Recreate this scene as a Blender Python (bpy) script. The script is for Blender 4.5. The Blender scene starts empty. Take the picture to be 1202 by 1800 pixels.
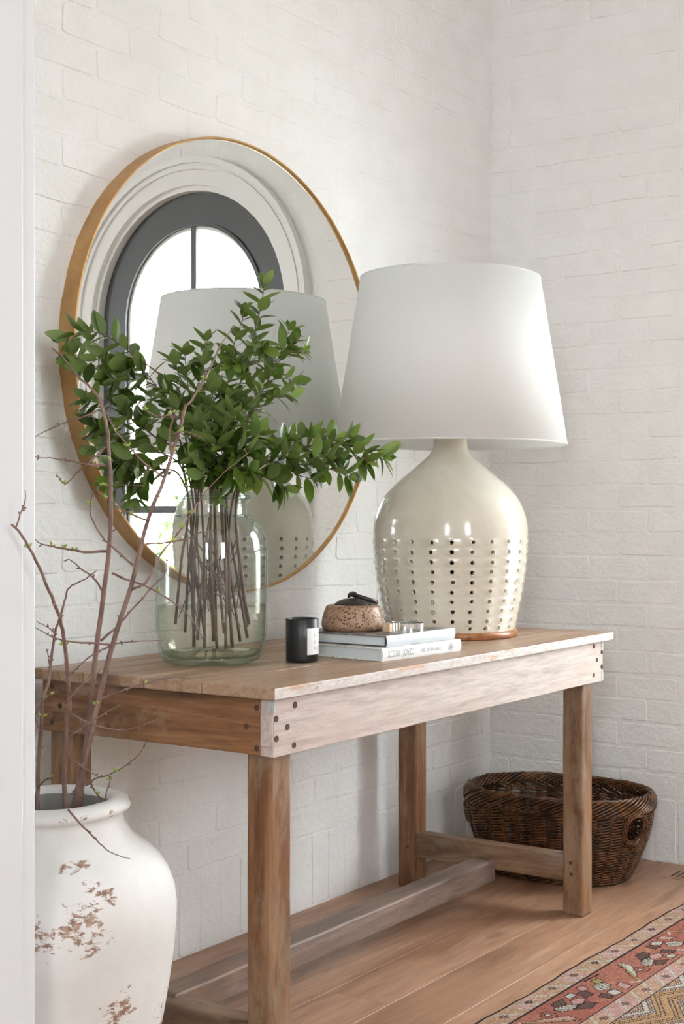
import bpy, bmesh, math, random
from mathutils import Vector, Matrix
import numpy as np

random.seed(7)
sc = bpy.context.scene
COL = sc.collection
PI = math.pi

# ------------------------------------------------------------------ camera
FPX, YAW, HOR, PX = 2414.8865, 0.5578, 904.4355, 800.0
CAM = Vector((-3.9653, -2.3368, 1.0799))
FW = Vector((math.cos(YAW), math.sin(YAW), 0))
RT = Vector((math.sin(YAW), -math.cos(YAW), 0))
cam_d = bpy.data.cameras.new('camera')
cam_d.sensor_fit = 'VERTICAL'
cam_d.sensor_height = 36.0
cam_d.sensor_width = 24.04
cam_d.lens = FPX / 1800 * 36
cam_d.shift_x = -(PX - 601) / 1800
cam_d.shift_y = (HOR - 900) / 1800
cam_d.clip_start = 0.05
cam = bpy.data.objects.new('camera', cam_d)
cam.location = CAM
cam.rotation_euler = (PI / 2, 0, YAW - PI / 2)
COL.objects.link(cam)
sc.camera = cam

# ------------------------------------------------------------------ world and exposure
w = bpy.data.worlds.new('overcast_sky')
sc.world = w
w.use_nodes = True
bg = w.node_tree.nodes['Background']
bg.inputs[0].default_value = (0.915, 0.96, 1.0, 1)
bg.inputs[1].default_value = 20.0
sc.view_settings.view_transform = 'Standard'
sc.view_settings.look = 'None'
sc.view_settings.gamma = 1
sc.view_settings.use_curve_mapping = False
sc.view_settings.exposure = 0.36
sc.cycles.use_denoising = True
sc.cycles.max_bounces = 9
sc.cycles.diffuse_bounces = 4
sc.cycles.transmission_bounces = 4
sc.cycles.transparent_max_bounces = 24
sc.cycles.glossy_bounces = 4
sc.cycles.adaptive_threshold = 0.045
sc.cycles.sample_clamp_indirect = 8.0

def portal(name, loc, rot, sx, sy):
    l = bpy.data.lights.new(name, 'AREA')
    l.shape = 'RECTANGLE'; l.size = sx; l.size_y = sy
    l.cycles.is_portal = True
    o = bpy.data.objects.new(name, l); COL.objects.link(o)
    o.location = loc; o.rotation_euler = rot
# the sky reaches the room through the arched door and the tall windows behind the camera
RX0, RY0, RZ = -6.4, -5.4, 3.25            # room extents (corner at the origin)
WINS_F = [(-4.7, -3.7)]                    # window in the front wall (x range)
WINS_L = [(-3.7, -2.9)]                    # window in the left wall (y range)
WIN_Z = (1.05, 2.95)
for a, b in WINS_F:
    portal('daylight_portal', ((a + b) / 2, RY0 - 0.05, sum(WIN_Z) / 2), (PI / 2, 0, PI), b - a, WIN_Z[1] - WIN_Z[0])
for a, b in WINS_L:
    portal('daylight_portal', (RX0 - 0.05, (a + b) / 2, sum(WIN_Z) / 2), (PI / 2, 0, -PI / 2), b - a, WIN_Z[1] - WIN_Z[0])
portal('daylight_portal', (0.12, -1.448, 1.4), (PI / 2, 0, PI / 2), 0.8, 1.85)

# ------------------------------------------------------------------ helpers
def link(o, parent=None):
    COL.objects.link(o)
    if parent is not None:
        o.parent = parent
        o.matrix_parent_inverse = Matrix.Translation(-Vector(parent.get('_base', (0, 0, 0))))
    return o

def thing(name, label, cat, loc=(0, 0, 0), group=None):
    o = bpy.data.objects.new(name, None)
    o.empty_display_size = 0.05
    o.location = loc
    o['_base'] = tuple(loc)
    COL.objects.link(o)
    o['label'] = label; o['category'] = cat
    if group: o['group'] = group
    return o

def tag(o, label, cat, group=None):
    o['label'] = label; o['category'] = cat
    if group: o['group'] = group
    return o

def struct(o, label=None):
    o['kind'] = 'structure'
    if label: o['label'] = label
    return o

def mesh(name, verts, faces, smooth=False):
    m = bpy.data.meshes.new(name)
    m.from_pydata([tuple(v) for v in verts], [], faces)
    m.update()
    if smooth: m.polygons.foreach_set('use_smooth', [True] * len(m.polygons))
    return m

def obj(name, data, mat=None, parent=None, smooth=False):
    if isinstance(data, tuple): data = mesh(name, data[0], data[1], smooth)
    if mat is not None and not data.materials: data.materials.append(mat)
    return link(bpy.data.objects.new(name, data), parent)

def bm_mesh(name, bm, smooth=False):
    m = bpy.data.meshes.new(name)
    bmesh.ops.recalc_face_normals(bm, faces=bm.faces)
    bm.to_mesh(m); bm.free()
    if smooth: m.polygons.foreach_set('use_smooth', [True] * len(m.polygons))
    return m

def box(name, x0, x1, y0, y1, z0, z1, bevel=0.0, seg=2, jitter=0.0, cuts=0, axis=0):
    """A board: a bevelled box, optionally cut along an axis and made slightly uneven."""
    bm = bmesh.new()
    bmesh.ops.create_cube(bm, size=1)
    for v in bm.verts:
        v.co = Vector(((x0 + x1) / 2 + v.co.x * (x1 - x0), (y0 + y1) / 2 + v.co.y * (y1 - y0), (z0 + z1) / 2 + v.co.z * (z1 - z0)))
    if cuts:
        es = [e for e in bm.edges if abs((e.verts[0].co - e.verts[1].co)[axis]) > 1e-6]
        bmesh.ops.subdivide_edges(bm, edges=es, cuts=cuts, use_grid_fill=True)
    if jitter:
        for v in bm.verts:
            v.co += Vector([random.uniform(-jitter, jitter) for _ in range(3)])
    if bevel:
        bm.normal_update()
        es = [e for e in bm.edges if len(e.link_faces) == 2 and e.calc_face_angle() > 0.6]
        bmesh.ops.bevel(bm, geom=es, offset=bevel, segments=seg, affect='EDGES', profile=0.5)
    return bm_mesh(name, bm)

def lathe(prof, n=64, cx=0.0, cy=0.0, cz=0.0, closed=False, sx=1.0, sy=1.0):
    vs, fs = [], []
    k = len(prof)
    for i in range(n):
        a = 2 * PI * i / n
        for r, z in prof:
            vs.append((cx + r * math.cos(a) * sx, cy + r * math.sin(a) * sy, cz + z))
    for i in range(n):
        j = (i + 1) % n
        for q in range(k if closed else k - 1):
            p = (q + 1) % k
            fs.append((i * k + q, j * k + q, j * k + p, i * k + p))
    return vs, fs

def disc(r, n, cx, cy, cz, up=True):
    vs = [(cx + r * math.cos(2 * PI * i / n), cy + r * math.sin(2 * PI * i / n), cz) for i in range(n)]
    return vs, [tuple(range(n)) if up else tuple(reversed(range(n)))]

def join(*parts):
    vs, fs = [], []
    for v, f in parts:
        o = len(vs); vs += list(v); fs += [tuple(i + o for i in q) for q in f]
    return vs, fs

def tube(pts, radii, n=6, closed=False, cap=True):
    pts = [Vector(p) for p in pts]
    k = len(pts)
    if not hasattr(radii, '__len__'): radii = [radii] * k
    vs, fs = [], []
    t0 = (pts[1] - pts[0]).normalized()
    nr = t0.orthogonal().normalized()
    for i in range(k):
        if closed: t = pts[(i + 1) % k] - pts[i - 1]
        else: t = pts[min(i + 1, k - 1)] - pts[max(i - 1, 0)]
        if t.length < 1e-9: t = t0
        t.normalize()
        nr = (nr - t * nr.dot(t))
        if nr.length < 1e-6: nr = t.orthogonal()
        nr.normalize()
        b = t.cross(nr)
        for j in range(n):
            a = 2 * PI * j / n
            vs.append(pts[i] + (nr * math.cos(a) + b * math.sin(a)) * radii[i])
    m = k if closed else k - 1
    for i in range(m):
        p = (i + 1) % k
        for j in range(n):
            q = (j + 1) % n
            fs.append((i * n + j, i * n + q, p * n + q, p * n + j))
    if cap and not closed:
        fs.append(tuple(reversed(range(n)))); fs.append(tuple((k - 1) * n + j for j in range(n)))
    return vs, fs

def smooth_path(pts, per=5):
    pts = [Vector(p) for p in pts]
    if len(pts) < 3: return [pts[0].lerp(pts[1], i / per) for i in range(per + 1)]
    out = []
    P = [pts[0] * 2 - pts[1]] + pts + [pts[-1] * 2 - pts[-2]]
    for i in range(1, len(P) - 2):
        a, b, c, d = P[i - 1], P[i], P[i + 1], P[i + 2]
        for s in range(per):
            t = s / per
            out.append(0.5 * ((2 * b) + (c - a) * t + (2 * a - 5 * b + 4 * c - d) * t * t + (3 * b - a - 3 * c + d) * t ** 3))
    out.append(pts[-1])
    return out

def at(u, v, t):
    """World point seen at (u, v) of the photograph's frame at depth t from the camera."""
    return CAM + (FW + RT * ((u - PX) / FPX) + Vector((0, 0, (HOR - v) / FPX))) * t

# ------------------------------------------------------------------ materials
def srgb(r, g, b):
    f = lambda c: (c / 255 / 12.92) if c / 255 <= 0.04045 else ((c / 255 + 0.055) / 1.055) ** 2.4
    return (f(r), f(g), f(b), 1)

class Mat:
    def __init__(s, name, col=(0.8, 0.8, 0.8, 1), rough=0.5, metal=0.0, spec=None):
        s.m = bpy.data.materials.new(name); s.m.use_nodes = True
        s.nt = s.m.node_tree; s.b = s.nt.nodes['Principled BSDF']
        s.b.inputs['Base Color'].default_value = col
        s.b.inputs['Roughness'].default_value = rough
        s.b.inputs['Metallic'].default_value = metal
        if spec is not None: s.b.inputs['Specular IOR Level'].default_value = spec
    def n(s, t, **kw):
        x = s.nt.nodes.new(t)
        for k, v in kw.items(): setattr(x, k, v)
        return x
    def l(s, a, b): s.nt.links.new(a, b)
    def pos(s, scale=(1, 1, 1), rand=0.0, rot=(0, 0, 0)):
        g = s.n('ShaderNodeNewGeometry'); src = g.outputs['Position']
        if rand:
            oi = s.n('ShaderNodeObjectInfo'); mu = s.n('ShaderNodeVectorMath', operation='SCALE')
            mu.inputs[0].default_value = (rand, rand * 0.7, rand * 1.3); s.l(oi.outputs['Random'], mu.inputs['Scale'])
            ad = s.n('ShaderNodeVectorMath', operation='ADD'); s.l(src, ad.inputs[0]); s.l(mu.outputs[0], ad.inputs[1]); src = ad.outputs[0]
        mp = s.n('ShaderNodeMapping'); mp.inputs['Scale'].default_value = scale; mp.inputs['Rotation'].default_value = rot
        s.l(src, mp.inputs['Vector'])
        return mp.outputs[0]
    def noise(s, vec, scale, detail=4, rough=0.55, dist=0.0):
        x = s.n('ShaderNodeTexNoise'); x.inputs['Scale'].default_value = scale; x.inputs['Detail'].default_value = detail
        x.inputs['Roughness'].default_value = rough; x.inputs['Distortion'].default_value = dist
        s.l(vec, x.inputs['Vector']); return x.outputs['Fac']
    def ramp(s, fac, stops):
        x = s.n('ShaderNodeValToRGB'); s.l(fac, x.inputs[0]); e = x.color_ramp.elements
        while len(e) < len(stops): e.new(0.5)
        for q, (p, c) in zip(e, stops):
            q.position = p; q.color = c if hasattr(c, '__len__') else (c, c, c, 1)
        return x.outputs[0]
    def mix(s, fac, a, b, mode='MIX'):
        x = s.n('ShaderNodeMix', data_type='RGBA', blend_type=mode)
        for i, v in ((0, fac), (6, a), (7, b)):
            if hasattr(v, 'is_output'): s.l(v, x.inputs[i])
            else: x.inputs[i].default_value = v
        return x.outputs[2]
    def math(s, op, a, b=0.0):
        x = s.n('ShaderNodeMath', operation=op)
        for i, v in ((0, a), (1, b)):
            if hasattr(v, 'is_output'): s.l(v, x.inputs[i])
            else: x.inputs[i].default_value = v
        return x.outputs[0]
    def bump(s, h, strength=0.3, dist=0.002, prev=None):
        x = s.n('ShaderNodeBump'); x.inputs['Strength'].default_value = strength; x.inputs['Distance'].default_value = dist
        s.l(h, x.inputs['Height'])
        if prev is not None: s.l(prev, x.inputs['Normal'])
        s.l(x.outputs[0], s.b.inputs['Normal']); return x.outputs[0]
    def color(s, c): s.l(c, s.b.inputs['Base Color'])

def paint_brick():
    s = Mat('white_brick_paint', srgb(240, 237, 231), 0.5)
    p = s.pos()
    big = s.noise(p, 9, 1); mid = s.noise(p, 42, 3, 0.6); fine = s.noise(p, 260, 1)
    s.color(s.ramp(big, [(0.3, srgb(236, 235, 232)), (0.7, srgb(241, 240, 238))]))
    b1 = s.bump(mid, 0.7, 0.006)
    b2 = s.bump(s.ramp(s.noise(p, 75, 2, 0.7, 1.2), [(0.42, 0.0), (0.5, 1.0)]), 0.28, 0.0022, b1)
    s.bump(fine, 0.22, 0.0012, b2)
    return s.m

def plain_paint(name, c, rough=0.35):
    s = Mat(name, c, rough)
    s.bump(s.noise(s.pos(), 60, 3), 0.06, 0.001)
    return s.m

def wood(name, cols, axis='x', stretch=14.0, scale=16.0, rough=0.55, patch=None, patch_scale=4.0, patch_rng=(0.5, 0.62), knots=None, rand=7.0, bump=0.25, fleck=None):
    """Sawn timber: grain bands stretched along an axis, fine fibres, worn patches, knots."""
    s = Mat(name, cols[0], rough)
    st = {'x': (1 / stretch, 1, 1), 'y': (1, 1 / stretch, 1), 'z': (1, 1, 1 / stretch)}[axis]
    p = s.pos(st, rand)
    base = s.noise(p, scale, 6, 0.62, 1.4)
    fib = s.noise(p, scale * 9, 4, 0.7)
    n = len(cols)
    c = s.ramp(base, [(0.28 + 0.44 * i / max(1, n - 1), cols[i]) for i in range(n)])
    fr = s.ramp(fib, [(0.36, 0.58), (0.58, 1.0)])
    c = s.mix(0.6, c, fr, 'MULTIPLY')
    q = s.pos((1, 1, 1), rand)
    if patch is not None:
        pst = {'x': (0.4, 1, 1), 'y': (1, 0.4, 1), 'z': (1, 1, 0.4)}[axis]
        pn = s.noise(s.pos(pst, rand * 1.7), patch_scale, 7, 0.68, 0.5)
        c = s.mix(s.ramp(pn, [(patch_rng[0], 0.0), (patch_rng[1], 1.0)]), c, patch)
    if knots is not None:
        kst = {'x': (0.45, 1, 1), 'y': (1, 0.45, 1), 'z': (1, 1, 0.45)}[axis]
        kn = s.noise(s.pos(kst, rand * 2.3), 9.0, 2, 0.4)
        c = s.mix(s.ramp(kn, [(0.69, 0.0), (0.78, 0.75)]), c, knots)
    if fleck is not None:
        fn = s.noise(s.pos(st, rand * 0.6), scale * 5, 5, 0.7)
        c = s.mix(s.ramp(fn, [(0.62, 0.0), (0.7, 0.8)]), c, fleck)
    s.color(c)
    s.bump(s.math('ADD', fib, base), bump, 0.0015)
    return s.m

M = {}
M['brick'] = paint_brick()
M['paint'] = plain_paint('white_trim_paint', srgb(240, 240, 238))
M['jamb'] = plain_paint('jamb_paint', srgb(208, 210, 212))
M['ceiling'] = plain_paint('ceiling_paint', srgb(238, 237, 233), 0.7)
M['door'] = plain_paint('charcoal_door_paint', srgb(68, 68, 70), 0.4)

def thin_glass(name, tint, edge, rough=0.0, f0=0.04, pw=5.0, tp=3.0):
    """Thin sheet of glass: tinted see-through, with a mirror reflection that grows towards grazing angles."""
    s = Mat(name)
    nt = s.nt; nt.nodes.remove(s.b)
    out = [x for x in nt.nodes if x.type == 'OUTPUT_MATERIAL'][0]
    lw = s.n('ShaderNodeLayerWeight'); lw.inputs['Blend'].default_value = 0.5
    tr = s.n('ShaderNodeBsdfTransparent')
    s.l(s.mix(s.math('POWER', lw.outputs['Facing'], tp), tint, edge), tr.inputs[0])
    gl = s.n('ShaderNodeBsdfGlossy'); gl.inputs['Roughness'].default_value = rough
    mx = s.n('ShaderNodeMixShader')
    fr = s.math('ADD', s.math('MULTIPLY', s.math('POWER', lw.outputs['Facing'], pw), 0.8 - f0), f0)
    s.l(fr, mx.inputs[0]); s.l(tr.outputs[0], mx.inputs[1]); s.l(gl.outputs[0], mx.inputs[2])
    s.l(mx.outputs[0], out.inputs['Surface'])
    return s.m
M['pane'] = thin_glass('window_glass', (0.97, 0.98, 0.97, 1), (0.9, 0.93, 0.91, 1), f0=0.02)
M['vase_glass'] = thin_glass('recycled_glass', (0.993, 0.997, 0.993, 1), (0.74, 0.84, 0.79, 1), 0.02, 0.045)
M['vase_base'] = thin_glass('thick_green_glass', (0.92, 0.96, 0.925, 1), (0.50, 0.68, 0.58, 1), 0.02, 0.05)
M['water'] = thin_glass('vase_water', (0.975, 0.97, 0.91, 1), (0.93, 0.935, 0.85, 1), 0.0, 0.01)

# floor oak
M['oak'] = wood('pale_oak', [srgb(142, 102, 76), srgb(178, 136, 108), srgb(194, 153, 125)], 'x', 9, 8, 0.40, patch=srgb(166, 126, 99), patch_scale=2.0, patch_rng=(0.45, 0.7), knots=srgb(128, 92, 74), bump=0.08)
# table woods
M['top'] = wood('worn_table_top', [srgb(118, 87, 62), srgb(168, 135, 107), srgb(194, 165, 140)], 'x', 16, 18, 0.40, patch=srgb(184, 158, 138), patch_scale=3.0, patch_rng=(0.5, 0.7), knots=srgb(96, 66, 46), bump=0.3, fleck=srgb(112, 80, 58))
M['limewash'] = wood('limewashed_pine', [srgb(174, 156, 146), srgb(195, 181, 174), srgb(203, 192, 187)], 'x', 10, 13, 0.6, patch=srgb(184, 162, 150), patch_scale=5.0, patch_rng=(0.5, 0.72), knots=srgb(150, 116, 98), bump=0.25, fleck=srgb(166, 140, 126))
M['chipped'] = wood('chipped_white_edge', [srgb(190, 177, 168), srgb(208, 199, 194), srgb(214, 208, 204)], 'x', 3, 30, 0.6, patch=srgb(190, 152, 124), patch_scale=22.0, patch_rng=(0.56, 0.62), bump=0.4, fleck=srgb(130, 98, 78))
M['end'] = wood('brown_end_board', [srgb(76, 46, 25), srgb(136, 92, 58), srgb(176, 133, 94)], 'y', 12, 16, 0.48, patch=srgb(190, 160, 132), patch_scale=4.0, patch_rng=(0.52, 0.72), knots=srgb(82, 54, 34), bump=0.3, fleck=srgb(104, 70, 44))
M['leg'] = wood('worn_leg', [srgb(70, 43, 24), srgb(124, 82, 51), srgb(166, 126, 92)], 'z', 10, 20, 0.48, patch=srgb(146, 122, 98), patch_scale=7.0, patch_rng=(0.46, 0.62), knots=srgb(86, 60, 42), bump=0.35, fleck=srgb(100, 70, 48))
M['rail'] = wood('grey_worn_rail', [srgb(86, 70, 62), srgb(122, 103, 93), srgb(152, 133, 123)], 'x', 9, 14, 0.45, patch=srgb(146, 116, 96), patch_scale=5.0, patch_rng=(0.5, 0.7), bump=0.3, fleck=srgb(98, 80, 72))
M['endrail'] = wood('brown_worn_rail', [srgb(86, 61, 42), srgb(126, 96, 72), srgb(154, 125, 102)], 'y', 9, 14, 0.5, patch=srgb(150, 132, 118), patch_scale=6.0, patch_rng=(0.5, 0.7), bump=0.35, fleck=srgb(92, 68, 50))
M['grey_block'] = wood('pale_grey_block', [srgb(170, 168, 164), srgb(190, 188, 186)], 'z', 6, 30, 0.6)
M['hole_shade'] = Mat('painted_hole_shade', srgb(72, 52, 40), 0.7).m  # dark brown stands in for the shade in recessed holes and vent slots

def brass():
    s = Mat('brushed_brass', srgb(190, 150, 98), 0.42, 0.6)
    p = s.pos((1, 1, 1))
    s.color(s.ramp(s.noise(p, 14, 5), [(0.3, srgb(172, 130, 78)), (0.7, srgb(198, 158, 106))]))
    s.bump(s.noise(p, 180, 2), 0.05, 0.001)
    return s.m
M['brass'] = brass()
M['mirror'] = Mat('mirror_silvering', (0.90, 0.925, 0.905, 1), 0.0, 1.0).m
M['chrome'] = Mat('polished_chrome', (0.86, 0.86, 0.86, 1), 0.08, 1.0).m
M['black_metal'] = Mat('dark_iron', srgb(52, 46, 44), 0.42, 0.35).m
M['black'] = Mat('matte_black_glass', srgb(30, 30, 31), 0.36).m
M['wax'] = Mat('candle_wax', srgb(232, 226, 212), 0.5).m
M['label'] = Mat('label_paper', srgb(240, 240, 240), 0.6).m
M['ink'] = Mat('black_ink', srgb(60, 60, 62), 0.6).m
M['greyink'] = Mat('grey_ink', srgb(128, 130, 134), 0.6).m

def ceramic():
    s = Mat('cream_glaze', srgb(222, 214, 196), 0.16)
    p = s.pos((1, 1, 0.5))
    c = s.ramp(s.noise(p, 7, 5, 0.6, 0.6), [(0.3, srgb(200, 193, 176)), (0.55, srgb(214, 207, 192)), (0.75, srgb(222, 217, 204))])
    s.color(c)
    s.bump(s.noise(s.pos((1, 1, 6)), 22, 3), 0.05, 0.002)
    s.b.inputs['Coat Weight'].default_value = 0.4; s.b.inputs['Coat Roughness'].default_value = 0.06
    return s.m
M['ceramic'] = ceramic()

def linen():
    s = Mat('white_linen', srgb(251, 251, 250), 0.85)
    s.b.inputs['Transmission Weight'].default_value = 0.0
    nt = s.nt; out = [x for x in nt.nodes if x.type == 'OUTPUT_MATERIAL'][0]
    tl = s.n('ShaderNodeBsdfTranslucent'); tl.inputs[0].default_value = srgb(251, 251, 250)
    mx = s.n('ShaderNodeMixShader'); mx.inputs[0].default_value = 0.48
    s.l(s.b.outputs[0], mx.inputs[1]); s.l(tl.outputs[0], mx.inputs[2]); s.l(mx.outputs[0], out.inputs['Surface'])
    s.bump(s.noise(s.pos((1, 1, 0.1)), 320, 2), 0.08, 0.0005)
    return s.m
M['linen'] = linen()
M['foot'] = wood('varnished_foot', [srgb(130, 80, 44), srgb(166, 108, 66), srgb(186, 128, 84)], 'x', 8, 14, 0.3, bump=0.08)

def leafmat():
    s = Mat('glossy_leaf', srgb(70, 98, 44), 0.24)
    oi = s.n('ShaderNodeObjectInfo'); g = s.n('ShaderNodeNewGeometry')
    top = s.ramp(oi.outputs['Random'], [(0.0, srgb(32, 50, 18)), (0.45, srgb(58, 82, 28)), (0.8, srgb(90, 116, 42)), (1.0, srgb(134, 152, 76))])
    und = s.ramp(oi.outputs['Random'], [(0.0, srgb(92, 114, 64)), (1.0, srgb(128, 146, 88))])
    s.color(s.mix(g.outputs['Backfacing'], top, und))
    nt = s.nt; out = [x for x in nt.nodes if x.type == 'OUTPUT_MATERIAL'][0]
    tl = s.n('ShaderNodeBsdfTranslucent'); tl.inputs[0].default_value = srgb(128, 160, 50)
    mx = s.n('ShaderNodeMixShader'); mx.inputs[0].default_value = 0.2
    s.l(s.b.outputs[0], mx.inputs[1]); s.l(tl.outputs[0], mx.inputs[2]); s.l(mx.outputs[0], out.inputs['Surface'])
    return s.m
M['leaf'] = leafmat()
def bark(name, a, b):
    s = Mat(name, a, 0.5)
    s.color(s.ramp(s.noise(s.pos((1, 1, 0.3)), 60, 5), [(0.3, a), (0.7, b)]))
    s.bump(s.noise(s.pos(), 220, 3), 0.3, 0.001)
    return s.m
M['stem'] = bark('leafy_stem_bark', srgb(66, 50, 38), srgb(110, 88, 70))
M['bark'] = bark('reddish_bark', srgb(92, 64, 54), srgb(142, 112, 100))
M['bud'] = Mat('green_bud', srgb(150, 168, 76), 0.5).m
M['berry'] = Mat('green_berry', srgb(148, 154, 92), 0.4).m

CHIPS = [(-2.369, -0.607, 0.503, 0.030), (-2.389, -0.605, 0.496, 0.022), (-2.370, -0.644, 0.469, 0.030), (-2.350, -0.659, 0.456, 0.032), (-2.395, -0.652, 0.430, 0.045), (-2.417, -0.643, 0.407, 0.045), (-2.374, -0.668, 0.399, 0.035),
         (-2.389, -0.662, 0.370, 0.03), (-2.334, -0.666, 0.262, 0.05), (-2.455, -0.613, 0.403, 0.05), (-2.370, -0.578, 0.569, 0.02), (-2.343, -0.596, 0.573, 0.018), (-2.29, -0.600, 0.571, 0.016), (-2.20, -0.55, 0.575, 0.03), (-2.20, -0.62, 0.20, 0.08)]
def urn_mat():
    s = Mat('chipped_white_glaze', srgb(240, 238, 234), 0.6)
    p = s.pos()
    soft = s.ramp(s.noise(p, 7, 5), [(0.35, srgb(208, 206, 202)), (0.65, srgb(221, 219, 216))])
    # chipped places: where the glaze has flaked off
    area = None
    g = s.n('ShaderNodeNewGeometry')
    for (x, y, z, r) in CHIPS:
        d = s.n('ShaderNodeVectorMath', operation='DISTANCE'); d.inputs[1].default_value = (x, y, z)
        s.l(g.outputs['Position'], d.inputs[0])
        v = s.math('SUBTRACT', 1.0, s.math('DIVIDE', d.outputs['Value'], r))
        area = v if area is None else s.math('MAXIMUM', area, v)
    nz = s.noise(s.pos((1.0, 1.0, 1.8)), 42, 8, 0.75, 0.5)
    lvl = s.math('ADD', s.math('MULTIPLY', s.math('MAXIMUM', area, -0.4), 0.20), nz)
    chip = s.ramp(lvl, [(0.645, 0.0), (0.67, 1.0)])
    clay = s.ramp(s.noise(p, 110, 4), [(0.35, srgb(120, 92, 78)), (0.65, srgb(176, 146, 126))])
    c = s.mix(chip, soft, clay)
    s.color(c)
    s.bump(s.math('SUBTRACT', s.noise(p, 60, 3), chip), 0.22, 0.0025)
    return s.m
M['urn'] = urn_mat()
M['urn_in'] = Mat('urn_inner_clay', srgb(150, 147, 142), 0.8).m

def stone():
    s = Mat('pitted_stone', srgb(160, 124, 98), 0.42)
    p = s.pos()
    v = s.n('ShaderNodeTexVoronoi'); v.inputs['Scale'].default_value = 165
    wp = s.n('ShaderNodeVectorMath', operation='ADD'); s.l(p, wp.inputs[0])
    nn = s.n('ShaderNodeTexNoise'); nn.inputs['Scale'].default_value = 160; s.l(p, nn.inputs['Vector'])
    sk = s.n('ShaderNodeVectorMath', operation='SCALE'); sk.inputs['Scale'].default_value = 0.004; s.l(nn.outputs['Color'], sk.inputs[0])
    s.l(sk.outputs[0], wp.inputs[1]); s.l(wp.outputs[0], v.inputs['Vector'])
    pit = s.ramp(s.math('ADD', v.outputs['Distance'], s.math('MULTIPLY', s.noise(p, 90, 2), 0.2)), [(0.34, 0.0), (0.50, 1.0)])
    basec = s.ramp(s.noise(p, 40, 4), [(0.3, srgb(142, 106, 80)), (0.7, srgb(178, 146, 120))])
    s.color(s.mix(pit, srgb(92, 58, 38), basec))
    s.bump(pit, 0.8, 0.0016)
    return s.m
M['stone'] = stone()
def wicker():
    s = Mat('dark_wicker', srgb(92, 58, 32), 0.26)
    s.color(s.ramp(s.noise(s.pos(), 26, 4), [(0.3, srgb(46, 28, 15)), (0.6, srgb(98, 60, 31)), (0.8, srgb(144, 95, 50))]))
    s.bump(s.noise(s.pos(), 300, 2), 0.15, 0.0008)
    return s.m
M['wicker'] = wicker()
M['page'] = Mat('book_pages', srgb(214, 219, 220), 0.8).m
M['book_white'] = Mat('white_book_cloth', srgb(236, 237, 237), 0.6).m
M['book_grey'] = Mat('pale_grey_book_cloth', srgb(206, 211, 217), 0.55).m
def cover_print(name, a, b, sc_, t=0.5):
    s = Mat(name, a, 0.35)
    s.color(s.ramp(s.noise(s.pos((0.6, 1, 1)), sc_, 6, 0.6, 0.4), [(t - 0.06, a), (t + 0.06, b)]))
    return s.m
M['cover_dark'] = cover_print('dark_printed_cover', srgb(70, 66, 64), srgb(150, 144, 134), 26)
M['cover_light'] = cover_print('mottled_light_cover', srgb(232, 228, 220), srgb(176, 168, 156), 40, 0.56)
M['dark_board'] = Mat('dark_book_board', srgb(66, 64, 66), 0.5).m
M['pale_wood'] = wood('pale_handle_wood', [srgb(196, 164, 130), srgb(214, 186, 154)], 'x', 8, 60, 0.5)
M['lamp_wire'] = Mat('satin_nickel', (0.7, 0.69, 0.66, 1), 0.3, 1.0).m

# ------------------------------------------------------------------ walls
COURSE, BL, JT = 0.0745, 0.2, 0.0066
SOLD = 0.2027
def brick_mesh(hl, hh, proud, seed):
    """Painted brick face: softened edges, uneven outline; local front is -Y."""
    r = random.Random(seed)
    j = lambda k: r.uniform(-k, k)
    c = min(0.006, hh * 0.3)
    ring = [(-hl, -hh + c), (-hl + c, -hh), (0, -hh), (hl - c, -hh), (hl, -hh + c), (hl, hh - c), (hl - c, hh), (0.1 * hl, hh), (-hl + c, hh), (-hl, hh - c)]
    ring = [(x + j(0.0026), z + j(0.0026)) for x, z in ring]
    ins = 0.0026
    vs, fs = [], []
    for (x, z) in ring: vs.append((x, 0.008, z))
    for (x, z) in ring: vs.append((x, 0.0002, z))
    for (x, z) in ring: vs.append((x * (1 - ins / hl) + j(0.001), -proud + j(0.0003), z * (1 - ins / hh) + j(0.001)))
    n = len(ring)
    for k in (0, 1):
        for i in range(n):
            q = (i + 1) % n
            fs.append((k * n + i, k * n + q, (k + 1) * n + q, (k + 1) * n + i))
    fs.append(tuple(2 * n + i for i in range(n)))
    m = mesh('brick', vs, fs, False)
    m.materials.append(M['brick'])
    return m
BRICKS = [brick_mesh((BL - JT) / 2, (COURSE - JT) / 2, 0.0007 + 0.00022 * k, 100 + k) for k in range(10)]
SOLDS = [brick_mesh((COURSE - JT) / 2, (SOLD - JT) / 2, 0.0010 + 0.0004 * k, 200 + k) for k in range(4)]

CUTS = {}
def cut_brick(w_):
    k = round(w_, 3)
    if k not in CUTS: CUTS[k] = brick_mesh((k - JT) / 2, (COURSE - JT) / 2, 0.0012, 300 + len(CUTS))
    return CUTS[k]

def layout(length, height, phase):
    """(s, z, mesh) for a wall running bond over a soldier course; s is measured from the corner."""
    out = []
    k = 0
    while (k + 0.5) * COURSE < length:
        out.append(((k + 0.5) * COURSE, SOLD / 2, random.choice(SOLDS))); k += 1
    row = 0
    while SOLD + (row + 1) * COURSE < height:
        z = SOLD + (row + 0.5) * COURSE
        s0 = phase + (BL / 2 if row % 2 else 0)
        s0 -= math.floor(s0 / BL) * BL
        if s0 > 0.02: out.append((s0 / 2, z, cut_brick(s0)))
        s = s0 + BL / 2
        while s < length:
            out.append((s, z, random.choice(BRICKS))); s += BL
        row += 1
    return out

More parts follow.
